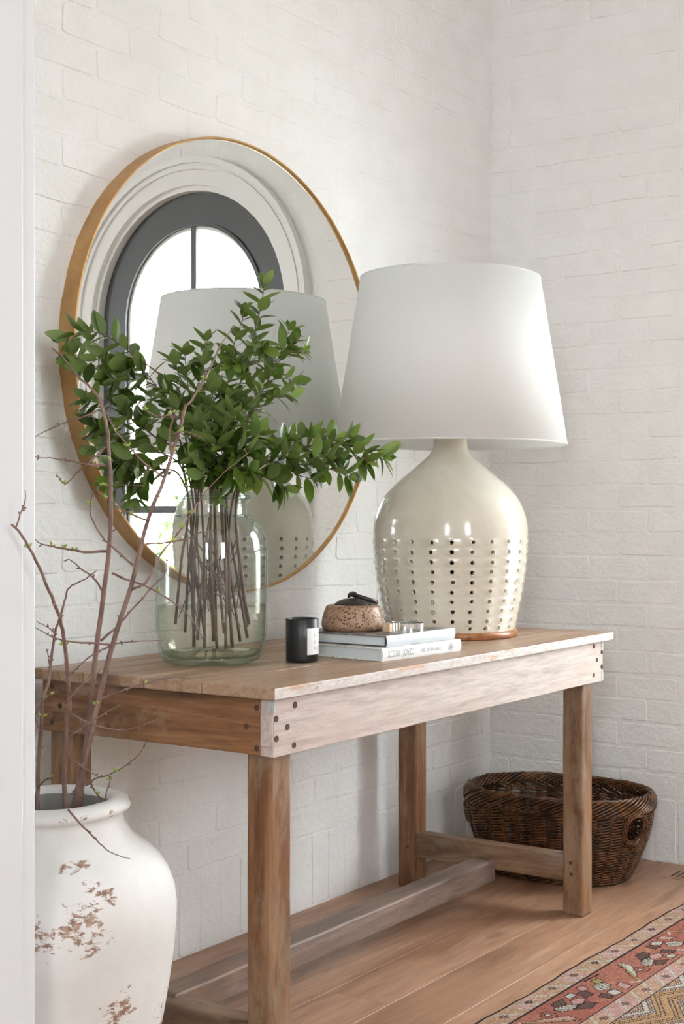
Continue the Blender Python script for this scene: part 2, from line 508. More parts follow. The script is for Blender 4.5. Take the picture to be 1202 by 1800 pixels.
def lay(wall, entries, to_world, rotz, seen, name='brick'):
    """The bricks that show largest become objects of the wall, the rest one joined part."""
    items = []
    for s, z, m in entries:
        c = Vector(to_world(s, z))
        d = (c - CAM).length
        items.append((0 if seen(c) else 1, d, c, m))
    items.sort(key=lambda t: (t[0], t[1]))
    rest_v, rest_f = [], []
    for i, (_, d, c, m) in enumerate(items):
        rot = Matrix.Rotation(rotz, 4, 'Z') @ Matrix.Rotation(random.uniform(-0.012, 0.012), 4, 'Y') @ Matrix.Rotation(random.uniform(-0.003, 0.003), 4, 'Z') @ Matrix.Rotation(random.uniform(-0.005, 0.005), 4, 'X')
        mw = Matrix.Translation(c + Vector((0, 0, random.uniform(-0.0028, 0.0028)))) @ rot
        if i < 300:
            o = bpy.data.objects.new(name, m); link(o, wall); o.matrix_basis = mw
        else:
            b = len(rest_v)
            rest_v += [mw @ v.co for v in m.vertices]
            rest_f += [tuple(b + q for q in p.vertices) for p in m.polygons]
    if rest_f:
        o = obj('brick_remainder', (rest_v, rest_f), M['brick'], wall); o['kind'] = 'stuff'

def proj(P):
    d = P - CAM; t = d.dot(FW)
    return PX + FPX * d.dot(RT) / t, HOR - FPX * d.z / t

# back wall (y = 0)
MX, MZ, MR, MD = -1.2995, 1.4523, 0.5676, 0.051        # the round mirror
wa = struct(obj('wall_back', box('wall_back', RX0, 0.2, 0.0, 0.2, -0.1, RZ), M['brick']), 'white painted brick wall behind the console table')
def seen_a(c):
    u, v = proj(c)
    if (c.x - MX) ** 2 + (c.z - MZ) ** 2 < (MR - 0.12) ** 2: return False
    return 40 < u < 870 and -20 < v < 1760
lay(wa, [e for e in layout(3.3, RZ, 0.06)], lambda s, z: (-s, 0.0, z), 0.0, seen_a)

# right wall (x = 0) with the arched front door
DY, DW, DSP = -1.448, 0.482, 1.848           # door centre, half width of the leaf, springing height
OPW = DW + 0.02
def arch(half, top_z0, n=28, z0=0.0, cy=DY):
    """Outline of an arched opening, from the floor up one side, over and down."""
    pts = [(cy + half, z0)]
    for i in range(n + 1):
        a = PI * i / n
        pts.append((cy + half * math.cos(a), top_z0 + half * math.sin(a)))
    pts.append((cy - half, z0))
    return pts
def arch_band(name, rin, rout, x0, x1, mat, parent=None, z0=0.0, smooth=False):
    """A flat arched band between two half widths, from x0 to x1."""
    a, b = arch(rin, DSP, z0=z0), arch(rout, DSP, z0=z0)
    n = len(a); vs, fs = [], []
    for x in (x0, x1):
        vs += [(x, y, z) for y, z in a] + [(x, y, z) for y, z in b]
    for i in range(n - 1):
        fs += [(i, i + 1, n + i + 1, n + i), (2 * n + i, 3 * n + i, 3 * n + i + 1, 2 * n + i + 1),
               (i, 2 * n + i, 2 * n + i + 1, i + 1), (n + i, n + i + 1, 3 * n + i + 1, 3 * n + i)]
    for i in (0, n - 1): fs.append((i, n + i, 3 * n + i, 2 * n + i))
    return obj(name, (vs, fs), mat, parent, smooth)
def wall_with_arch():
    a = arch(OPW, DSP)
    vs, fs = [], []
    # fan the wall around the arch: front and back faces in strips
    top = RZ
    outer = []
    for (y, z) in a:
        outer.append((y, z))
    n = len(a)
    for x in (0.0, 0.24):
        o = len(vs)
        vs += [(x, y, z) for y, z in a]
        vs += [(x, y, top) for y, z in a]
        for i in range(n - 1):
            if abs(a[i][0] - a[i + 1][0]) > 1e-6: fs.append((o + i, o + i + 1, o + n + i + 1, o + n + i))
        q = len(vs)
        vs += [(x, 0.2, -0.1), (x, DY + OPW, -0.1), (x, DY + OPW, top), (x, 0.2, top), (x, RY0, -0.1), (x, DY - OPW, -0.1), (x, DY - OPW, top), (x, RY0, top)]
        fs += [(q, q + 1, q + 2, q + 3), (q + 4, q + 5, q + 6, q + 7)]
    m = n * 2 + 8
    for i in range(n - 1): fs.append((i, i + 1, m + i + 1, m + i))
    fs.append((2 * n, 2 * n + 3, m + 2 * n + 3, m + 2 * n))
    return vs, fs
wb = struct(obj('wall_right', wall_with_arch(), M['brick']), 'white painted brick wall with the arched front door')
CAS = OPW + 0.105                       # outer half width of the casing
def clear_of_door(s, z):
    y = -s
    dy = abs(y - DY) - 0.11
    if z < DSP: return dy > CAS - 0.03
    return math.hypot(max(dy, 0), z - DSP) > CAS + 0.01 or dy > CAS
def seen_b(c): return c.y > -2.2
lay(wb, [e for e in layout(3.6, RZ, 0.073) if clear_of_door(e[0], e[1])], lambda s, z: (0.0, -s, z), -PI / 2, seen_b)

# other walls, ceiling (behind and above the camera)
def wall_strip(name, label, rects):
    vs, fs = join(*[(lambda b: ([tuple(v.co) for v in b.vertices], [tuple(p.vertices) for p in b.polygons]))(box('t', *r)) for r in rects])
    return struct(obj(name, (vs, fs), M['paint']), label)
fr = []
xs = [RX0 - 0.2] + [v for ab in WINS_F for v in ab] + [0.24]
for i in range(0, len(xs), 2): fr.append((xs[i], xs[i + 1], RY0 - 0.2, RY0, -0.1, RZ))
for a, b in WINS_F: fr += [(a, b, RY0 - 0.2, RY0, -0.1, WIN_Z[0]), (a, b, RY0 - 0.2, RY0, WIN_Z[1], RZ)]
wall_strip('wall_front', 'white wall with a tall window behind the camera', fr)
wall_strip('wall_left', 'white end wall of the entrance hall', [(RX0 - 0.2, RX0, RY0 - 0.2, WINS_L[0][0], -0.1, RZ), (RX0 - 0.2, RX0, WINS_L[0][1], 0.2, -0.1, RZ), (RX0 - 0.2, RX0, *WINS_L[0], -0.1, WIN_Z[0]), (RX0 - 0.2, RX0, *WINS_L[0], WIN_Z[1], RZ)])
struct(obj('ceiling', box('ceiling', RX0 - 0.2, 0.24, RY0 - 0.2, 0.2, RZ, RZ + 0.15), M['ceiling']), 'plain white ceiling')
def window(nm, label, a, b, W):
    """A dark framed window; W maps (along, depth, z) to box limits."""
    z0, z1 = WIN_Z
    fr_ = [(a, a + 0.07, z0, z1), (b - 0.07, b, z0, z1), (a + 0.07, b - 0.07, z0, z0 + 0.08), (a + 0.07, b - 0.07, z1 - 0.08, z1)]
    wo = struct(obj(nm, join(*[(lambda q: ([tuple(v.co) for v in q.vertices], [tuple(p.vertices) for p in q.polygons]))(box('t', *W(r[0], r[1], 0.04, 0.14), r[2], r[3])) for r in fr_]), M['door']), label)
    obj('mullion', box('mullion', *W((a + b) / 2 - 0.02, (a + b) / 2 + 0.02, 0.06, 0.12), z0 + 0.08, z1 - 0.08), M['door'], wo)
window('window_1', 'tall dark framed window in the wall behind the camera', *WINS_F[0], lambda a, b, d0, d1: (a, b, RY0 - d1, RY0 - d0))
window('window_2', 'tall dark framed window in the end wall of the hall', *WINS_L[0], lambda a, b, d0, d1: (RX0 - d1, RX0 - d0, a, b))

# partition end with its casing, at the opening the camera looks through
JX, JY = -2.523, -0.685
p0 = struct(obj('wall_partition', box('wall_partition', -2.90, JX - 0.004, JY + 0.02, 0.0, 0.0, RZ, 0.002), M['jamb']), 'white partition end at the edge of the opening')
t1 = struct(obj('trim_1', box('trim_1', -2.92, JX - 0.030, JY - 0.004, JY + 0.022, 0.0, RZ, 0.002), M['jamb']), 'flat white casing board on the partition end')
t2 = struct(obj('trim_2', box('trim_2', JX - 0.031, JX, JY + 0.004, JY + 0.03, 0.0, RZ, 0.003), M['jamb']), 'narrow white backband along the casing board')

# door casing with stepped mouldings
cs = struct(arch_band('trim_3', OPW, OPW + 0.058, -0.020, 0.0, M['paint'], smooth=False), 'white arched casing around the front door')
arch_band('moulding', OPW + 0.058, OPW + 0.070, -0.030, 0.0, M['paint'], cs)
arch_band('moulding', OPW + 0.070, OPW + 0.082, -0.024, 0.0, M['paint'], cs)
arch_band('moulding', OPW + 0.082, CAS, -0.036, 0.0, M['paint'], cs)
arch_band('jamb_lining', OPW - 0.018, OPW + 0.001, 0.0, 0.2, M['paint'], cs)

# door leaf
def full_arch_panel(name, half, z0, x0, x1, mat, parent):
    a = arch(half, DSP, z0=z0); n = len(a)
    vs = [(x0, y, z) for y, z in a] + [(x1, y, z) for y, z in a]
    fs = [tuple(range(n)), tuple(reversed(range(n, 2 * n)))] + [(i, n + i, n + (i + 1) % n, (i + 1) % n) for i in range(n)]
    return obj(name, (vs, fs), mat, parent)
GH = DW - 0.115                    # glass half width
d1 = struct(arch_band('door_1', GH, DW, 0.030, 0.075, M['door'], z0=0.012), 'charcoal arched front door with glass panes')
obj('bottom_rail', box('bottom_rail', 0.030, 0.075, DY - GH, DY + GH, 0.012, 0.52, 0.002), M['door'], d1)
arch_band('glazing_bead', GH - 0.014, GH, 0.022, 0.085, M['door'], d1, z0=0.52)
arch_band('glazing_bead', GH - 0.026, GH - 0.014, 0.038, 0.068, M['paint'], d1, z0=0.52)
obj('threshold', box('threshold', -0.005, 0.24, DY - OPW + 0.019, DY + OPW - 0.019, -0.006, 0.013, 0.002), M['oak'], d1)
obj('muntin', box('muntin', 0.035, 0.070, DY - 0.013, DY + 0.013, 0.52, DSP + GH - 0.012, 0.002), M['door'], d1)
for z in (1.10, 1.635):
    obj('muntin', box('muntin', 0.035, 0.070, DY - GH + 0.01, DY + GH - 0.01, z - 0.014, z + 0.014, 0.002), M['door'], d1)
def pane(y0, y1, z0, z1):
    obj('pane', box('pane', 0.051, 0.054, y0, y1, z0, z1), M['pane'], d1)
zs = [0.52, 1.10, 1.635]
for i in range(2):
    for s in (0, 1):
        pane(DY - GH + 0.015 if s == 0 else DY + 0.005, DY - 0.005 if s == 0 else DY + GH - 0.015, zs[i] + 0.01, zs[i + 1] - 0.01)
for s in (-1, 1):          # arched top panes
    n = 14; r = GH - 0.015
    pts = [(DY + s * 0.005, 1.645), (DY + s * r, 1.645)] + [(DY + s * r * math.cos(PI / 2 * i / n), DSP + r * math.sin(PI / 2 * i / n)) for i in range(n)] + [(DY + s * 0.005, DSP + r)]
    k = len(pts)
    vs = [(0.051, y, z) for y, z in pts] + [(0.054, y, z) for y, z in pts]
    fs = [tuple(range(k)), tuple(reversed(range(k, 2 * k)))] + [(i, k + i, k + (i + 1) % k, (i + 1) % k) for i in range(k)]
    obj('pane', (vs, fs), M['pane'], d1)

# ------------------------------------------------------------------ floor
fl = struct(obj('floor', box('floor', RX0, 0.24, RY0, 0.0, -0.1, -0.006), M['oak']), 'pale oak plank floor')
PW = 0.164
row = 0
y1 = -0.775 + 5 * PW
VENT = (-0.172, -0.062, -0.98, -0.686)        # floor grille area, no opening is cut
while y1 > RY0:
    ya, yb = max(y1 - PW, RY0), min(y1, 0.0)
    if yb - ya > 0.01:
        x = 0.0
        first = True
        rr = random.Random(40 + row)
        while x > RX0:
            ln = rr.uniform(1.3, 2.4)
            if first:
                ln = 0.84 if row == 5 else rr.uniform(0.5, 1.9)
                if row in (4,): ln = 1.62
                first = False
            xa = max(x - ln, RX0)
            if xa - RX0 < 0.3: xa = RX0
            obj('plank', box('plank', xa + 0.0004, x - 0.0004, ya + 0.0005, yb - 0.0005, -0.0062, 0.0, 0.0005, 1), M['oak'], fl)
            x = xa
        row += 1
    y1 -= PW

# outdoors: what the door's glass shows
M['paving'] = plain_paint('pale_paving', srgb(196, 192, 184), 0.8)
struct(obj('ground', box('ground', 0.24, 14, -9, 6, -0.3, -0.12), M['paving']), 'pale paving outside the front door')

# ------------------------------------------------------------------ console table
TX0, TX1, TY0, TY1, TZ = -1.997, -0.550, -0.717, -0.071, 0.76
AX0, AX1, AY0, AY1, AZ = -1.982, -0.586, -0.702, -0.081, 0.628
TT = 0.023
tb = thing('console_table', 'long rustic wooden console table with limewashed front board and low stretcher', 'table', ((TX0 + TX1) / 2, (TY0 + TY1) / 2, 0))
seams = [TY0, -0.535, -0.385, -0.215, TY1]
for i in range(4):
    m = box('top_plank', TX0 + random.uniform(-0.002, 0.003), TX1 + random.uniform(-0.003, 0.002), seams[i] + 0.0006, seams[i + 1] - 0.0006, TZ - TT, TZ - 0.0005, 0.0028, 2, 0.0004, 10, 0)
    m.materials.append(M['top'])
    if i == 0:
        m.materials.append(M['chipped'])
        for p in m.polygons:
            if p.normal.y < -0.75: p.material_index = 1
    obj('top_plank', m, None, tb)
BT = 0.030
def board(name, *a, mat=None, **k): return obj(name, box(name, *a, **k), M[mat], tb)
board('front_apron', AX0, AX1, AY0, AY0 + BT, AZ, TZ - TT - 0.0015, mat='limewash', bevel=0.002, jitter=0.0008, cuts=12, axis=0)
board('back_apron', AX0, AX1, AY1 - BT, AY1, AZ, TZ - TT, mat='end', bevel=0.002)
board('end_apron', AX0 - 0.001, AX0 + BT, AY0 + BT, AY1 - BT, AZ + 0.002, TZ - TT, mat='end', bevel=0.002)
board('end_apron', AX1 - BT, AX1 + 0.001, AY0 + BT, AY1 - BT, AZ + 0.002, TZ - TT, mat='end', bevel=0.002)
# finger joint block let into the corner
board('joint_block', AX0 - 0.0015, AX0 + 0.012, AY0 + BT * 0.05, AY0 + BT, AZ + 0.02, TZ - TT - 0.03, mat='limewash', bevel=0.001)
board('joint_block', AX0 - 0.0005, AX0 + 0.013, AY0 - 0.0008, AY0 + 0.02, TZ - TT - 0.026, TZ - TT - 0.003, mat='grey_block', bevel=0.0006)
board('joint_block', AX1 - 0.012, AX1 + 0.001, AY0 - 0.0008, AY0 + 0.02, TZ - TT - 0.026, TZ - TT - 0.003, mat='grey_block', bevel=0.0006)
board('joint_block', AX1 - 0.010, AX1 + 0.001, AY0 - 0.0008, AY0 + 0.02, AZ + 0.003, AZ + 0.03, mat='grey_block', bevel=0.0006)
LW = 0.061
LX = (AX0 + 0.020, AX1 - 0.019 - LW)
LY = (AY0 + 0.022, AY1 - 0.0 - LW)
for lx in LX:
    for ly in LY:
        m = box('leg', lx, lx + LW, ly, ly + LW, 0.0, AZ + 0.07, 0.0065, 2, 0.0007, 9, 2)
        obj('leg', m, M['leg'], tb)
board('end_stretcher', LX[1] + 0.006, LX[1] + 0.050, LY[0] + LW - 0.004, LY[1] + 0.004, 0.089, 0.160, mat='endrail', bevel=0.004, jitter=0.0006, cuts=4, axis=1)
board('end_stretcher', LX[0] + 0.006, LX[0] + 0.056, LY[0] + LW - 0.004, LY[1] + 0.004, 0.040, 0.112, mat='endrail', bevel=0.004, jitter=0.0006, cuts=4, axis=1)
board('long_stretcher', LX[0] + 0.034, LX[1] + 0.010, -0.405, -0.338, 0.058, 0.120, mat='rail', bevel=0.006, jitter=0.0009, cuts=12, axis=0)

def hole_shade(x, y, z, n, r=0.0062):
    """Painted peg: shallow ring and dark disc for the shade of a recessed hole, facing n."""
    prof = [(r, -0.004), (r, 0.0006), (r * 0.85, 0.0011), (r * 0.78, 0.0005), (0.0001, 0.0004)]
    vs, fs = lathe(prof, 10)
    R = Vector((0, 0, 1)).rotation_difference(Vector(n)).to_matrix()
    obj('hole_shade', ([R @ Vector(v) + Vector((x, y, z)) for v in vs], fs), M['hole_shade'], tb)
for (u, v) in [(840, 352), (800, 422), (840, 505), (68, 270), (98, 345), (68, 405)]:
    d = at(60 + u / 2.146, 1080 + v / 2.146, 1) - CAM; k = (AX0 - 0.001 - CAM.x) / d.x
    P = CAM + d * k; hole_shade(P.x, P.y, P.z, (-1, 0, 0))
for (u, v) in [(518.5, 1239), (505, 1278), (516.5, 1310), (485.5, 1263.5), (485.8, 1299),
               (1044, 1136), (1049, 1160), (1043.5, 1187), (1058.5, 1146), (1057.5, 1172)]:
    d = at(u, v, 1) - CAM; k = (AY0 - CAM.y) / d.y
    P = CAM + d * k; hole_shade(min(max(P.x, AX0 + 0.008), AX1 - 0.008), P.y, P.z, (0, -1, 0))
for (yy, z) in [(LY[0] + 0.036, 0.143), (LY[0] + 0.034, 0.112), (LY[1] + 0.020, 0.143), (LY[1] + 0.026, 0.118)]:
    hole_shade(LX[1], yy, z, (-1, 0, 0), 0.005)

# ------------------------------------------------------------------ round mirror
mr = thing('round_mirror', 'large round wall mirror in a deep brass frame', 'mirror', (MX, -MD, MZ - MR))
n = 128
def ring_y(prof):            # lathe around the mirror's own axis (Y)
    vs, fs = lathe(prof, n, closed=True)
    return [(MX + x, z, MZ + y) for x, y, z in vs], [tuple(reversed(f)) for f in fs]
obj('frame', ring_y([(MR, -0.0005), (MR, -MD + 0.001), (MR - 0.001, -MD), (MR - 0.0042, -MD), (MR - 0.0050, -MD + 0.002), (MR - 0.0065, -MD + 0.006), (MR - 0.0085, -0.0005)]), M['brass'], mr, True)
for o in mr.children:
    o.data.polygons.foreach_set('use_smooth', [False] * len(o.data.polygons))
gy = -MD + 0.008
vs = [(MX + (MR - 0.0060) * math.cos(2 * PI * i / n), gy, MZ + (MR - 0.0060) * math.sin(2 * PI * i / n)) for i in range(n)]
vs += [(x, gy + 0.006, z) for x, y, z in vs]
obj('mirror_glass', (vs, [tuple(range(n)), tuple(reversed(range(n, 2 * n)))] + [(i, n + i, n + (i + 1) % n, (i + 1) % n) for i in range(n)]), M['mirror'], mr)

# ------------------------------------------------------------------ table lamp
LPX, LPY = -0.884, -0.400
LS = 3.640 / FPX
lz = lambda v: 1.0799 - (v - HOR) * LS
lamp = thing('table_lamp', 'tall lamp with perforated cream ceramic base and wide white drum shade', 'lamp', (LPX, LPY, TZ))
obj('foot', lathe([(0.0, 0), (0.172, 0), (0.176, 0.003), (0.177, 0.012), (0.174, 0.019), (0.0, 0.019)], 72, LPX, LPY, TZ), M['foot'], lamp, True)
BODY = [(1104.5, 0.170), (1085, 0.1765), (1062, 0.1835), (1040, 0.190), (1015, 0.1962), (985, 0.2018), (957, 0.2046), (940, 0.2052), (926, 0.2045), (912, 0.2012),
        (899, 0.1955), (885, 0.187), (872, 0.1755), (860, 0.1605), (848, 0.1425), (836, 0.1205), (823, 0.0965), (812, 0.0765), (803.5, 0.062), (796, 0.0525), (790, 0.047), (778, 0.0435), (760, 0.043)]
def body_r(z):
    pts = sorted((lz(v), r) for v, r in BODY)
    if z <= pts[0][0]: return pts[0][1]
    for (a, ra), (b, rb) in zip(pts, pts[1:]):
        if z <= b:
            t = (z - a) / (b - a); return ra + (rb - ra) * t
    return pts[-1][1]
def bspt(th, z, dr=0.0):
    r = body_r(z) + dr
    return (LPX + r * math.cos(th), LPY + r * math.sin(th), z)
NCOL, rows = 24, [951 + 16.7 * k for k in range(10)]
z_top, z_bot = lz(rows[0] - 8.3), lz(rows[-1] + 0.0) - 8.3 * LS
z_bot = max(z_bot, TZ + 0.0205)
vs, fs = [], []
cache = {}
def vid(p):
    k = (round(p[0], 5), round(p[1], 5), round(p[2], 5))
    if k not in cache: cache[k] = len(vs); vs.append(p)
    return cache[k]
th0 = math.atan2(CAM.y - LPY, CAM.x - LPX) + 0.02
dth = 2 * PI / NCOL
zed = [z_top] + [lz(v + 8.35) for v in rows[:-1]] + [z_bot]
rr = random.Random(3)
def bn(th):                  # outward direction (ignoring slope)
    return Vector((math.cos(th), math.sin(th), 0))
for j in range(10):
    za, zb = zed[j], zed[j + 1]
    zc = lz(rows[j])
    if j == 9: zc = max(zc, zb + 0.009)
    for i in range(NCOL):
        ta, tb_ = th0 + (i - 0.5) * dth, th0 + (i + 0.5) * dth
        tc = th0 + i * dth + rr.uniform(-0.012, 0.012)
        zcc = zc + rr.uniform(-0.0012, 0.0012)
        bd = []
        for k in range(4): bd.append((ta + dth * k / 4, zb))
        for k in range(4): bd.append((tb_, zb + (za - zb) * k / 4))
        for k in range(4): bd.append((tb_ - dth * k / 4, za))
        for k in range(4): bd.append((ta, za - (za - zb) * k / 4))
        outer = [vid(bspt(t, z)) for t, z in bd]
        rc = body_r(zcc)
        rings = []
        ho = 0.0050 * rr.uniform(0.88, 1.08)
        for rad, dr in ((ho + 0.0034, 0.0), (ho + 0.0022, 0.0007), (ho + 0.0007, 0.0007), (ho, -0.0008), (ho * 0.97, -0.010)):
            ring = []
            for (t, z) in bd:
                a = math.atan2(z - (za + zb) / 2, (t - (ta + tb_) / 2) * 0.2 * ((za - zb) / (dth * 0.2)))
                ring.append(vid(bspt(tc + rad * math.cos(a) / rc, zcc + rad * math.sin(a), dr)))
            rings.append(ring)
        prev = outer
        for ring in rings:
            for k in range(16):
                q = (k + 1) % 16
                f = (prev[k], prev[q], ring[q], ring[k])
                if len(set(f)) == 4: fs.append(f)
            prev = ring
# plain glaze above and below the perforated band, with the same divisions
def band(za, zb, steps):
    k = NCOL * 4
    prev = None
    for s in range(steps + 1):
        z = za + (zb - za) * s / steps
        cur = [vid(bspt(th0 - 0.5 * dth + 2 * PI * i / k, z)) for i in range(k)]
        if prev:
            for i in range(k): fs.append((prev[i], prev[(i + 1) % k], cur[(i + 1) % k], cur[i]))
        prev = cur
band(z_top, lz(762), 40)
if z_bot > TZ + 0.0190: band(TZ + 0.0185, z_bot, 1)
k = NCOL * 4
fs.append(tuple(vid(bspt(th0 - 0.5 * dth + 2 * PI * i / k, lz(762))) for i in range(k)))
obj('ceramic_base', (vs, fs), M['ceramic'], lamp, True)
# shade: truncated cone of linen with rolled hems, on a nickel harp
ZT, ZB, RTp, RB = lz(491), lz(781), 0.2385, 0.309
shd = obj('shade', lathe([(RB, ZB), (RTp, ZT), (RTp - 0.0025, ZT), (RB - 0.0025, ZB)], 96, LPX, LPY, 0, closed=True), M['linen'], lamp, True)
for p in shd.data.polygons:
    p.use_smooth = abs(p.normal.z) < 0.7
def hoop(r, z): return tube([(LPX + r * math.cos(2 * PI * i / 96), LPY + r * math.sin(2 * PI * i / 96), z) for i in range(96)], 0.0024, 6, True)
obj('hem', hoop(RB - 0.001, ZB), M['linen'], shd, True)
obj('hem', hoop(RTp - 0.001, ZT), M['linen'], shd, True)
obj('socket', lathe([(0.0, 0), (0.019, 0), (0.019, 0.05), (0.015, 0.055), (0.0, 0.055)], 20, LPX, LPY, lz(762) - 0.001), M['lamp_wire'], lamp, True)
obj('bulb', lathe([(0.0, 0.0), (0.012, 0.001), (0.014, 0.02), (0.027, 0.055), (0.030, 0.075), (0.024, 0.097), (0.010, 0.108), (0.0, 0.110)], 20, LPX, LPY, lz(762) + 0.052), M['label'], lamp, True)
hp = [(-0.02, 0.02), (-0.06, 0.07), (-0.07, 0.16), (-0.045, 0.27), (0, ZT - lz(762) - 0.012), (0.045, 0.27), (0.07, 0.16), (0.06, 0.07), (0.02, 0.02)]
obj('harp', tube(smooth_path([(LPX + a, LPY, lz(762) + b) for a, b in hp], 4), 0.0022, 6), M['lamp_wire'], lamp, True)
for k in range(3):
    a = k * 2 * PI / 3 + 0.4
    obj('spider_arm', tube([(LPX, LPY, ZT - 0.012), (LPX + (RTp - 0.003) * math.cos(a), LPY + (RTp - 0.003) * math.sin(a), ZT - 0.004)], 0.002, 6), M['lamp_wire'], lamp, True)

# ------------------------------------------------------------------ glass vase and water
VX, VY = -1.719, -0.314
OUT = [(0.0, 0.0015), (0.070, 0.0), (0.088, 0.0006), (0.101, 0.006), (0.111, 0.020), (0.1165, 0.042), (0.1195, 0.09), (0.1205, 0.16), (0.1205, 0.235), (0.1190, 0.258), (0.1150, 0.277), (0.107, 0.293), (0.096, 0.305), (0.085, 0.3125),
       (0.0785, 0.318), (0.0765, 0.324), (0.0760, 0.342), (0.0785, 0.347), (0.0825, 0.351), (0.0830, 0.356), (0.0805, 0.361), (0.0815, 0.365), (0.0795, 0.368)]
INN = [(0.0740, 0.366), (0.0725, 0.350), (0.0715, 0.323), (0.0745, 0.3155), (0.082, 0.309), (0.093, 0.301), (0.1035, 0.290), (0.1110, 0.275), (0.1150, 0.257), (0.1165, 0.235), (0.1165, 0.16), (0.1155, 0.09), (0.1125, 0.045), (0.106, 0.024), (0.094, 0.014), (0.06, 0.016), (0.03, 0.026), (0.0, 0.030)]
vz = TZ + 0.0005
def hoop_at(x, y, z, r, tr): return tube([(x + r * math.cos(2 * PI * i / 72), y + r * math.sin(2 * PI * i / 72), z) for i in range(72)], tr, 8, True)
vase = thing('glass_vase', 'large clear green-tinted glass jar vase with short neck', 'vase', (VX, VY, TZ))
obj('glass_body', lathe(OUT[3:] + INN[:-4], 96, VX, VY, vz), M['vase_glass'], vase, True)
obj('glass_foot', lathe(OUT[:4] + INN[-5:], 96, VX, VY, vz), M['vase_base'], vase, True)
obj('rim', hoop_at(VX, VY, vz + 0.357, 0.0800, 0.0044), M['vase_base'], vase, True)
obj('neck_ring', hoop_at(VX, VY, vz + 0.3165, 0.0775, 0.0028), M['vase_base'], vase, True)
WL = 0.1235
prof = [(0.0, 0.031), (0.03, 0.027), (0.06, 0.017), (0.093, 0.015), (0.105, 0.0248), (0.1118, 0.0452), (0.1148, 0.09), (0.1154, WL), (0.113, WL - 0.0012), (0.0, WL - 0.0012)]
tag(obj('vase_water', lathe(prof, 72, VX, VY, vz), M['water'], None, True), 'still pale green water filling the lower part of the glass vase', 'water')

# ------------------------------------------------------------------ candle
CX, CY = -1.607, -0.473
cd = thing('candle_jar', 'matte black jar candle with white square label', 'candle', (CX, CY, TZ))
CR, CH = 0.0356, 0.0945
obj('jar', lathe([(0.0, 0.0), (0.030, 0.0), (0.0335, 0.002), (CR - 0.0008, 0.008), (CR, 0.05), (CR, CH - 0.001), (CR - 0.001, CH), (CR - 0.0025, CH - 0.001), (CR - 0.003, 0.074), (CR - 0.003, 0.062), (0.0, 0.062)], 56, CX, CY, TZ), M['black'], cd, True)
obj('wax', lathe([(CR - 0.0032, 0.0615), (CR - 0.0032, 0.066), (0.0, 0.067)], 32, CX, CY, TZ), M['wax'], cd, True)
obj('wick', tube([(CX, CY, TZ + 0.066), (CX + 0.001, CY, TZ + 0.075)], 0.0009, 6), M['ink'], cd)

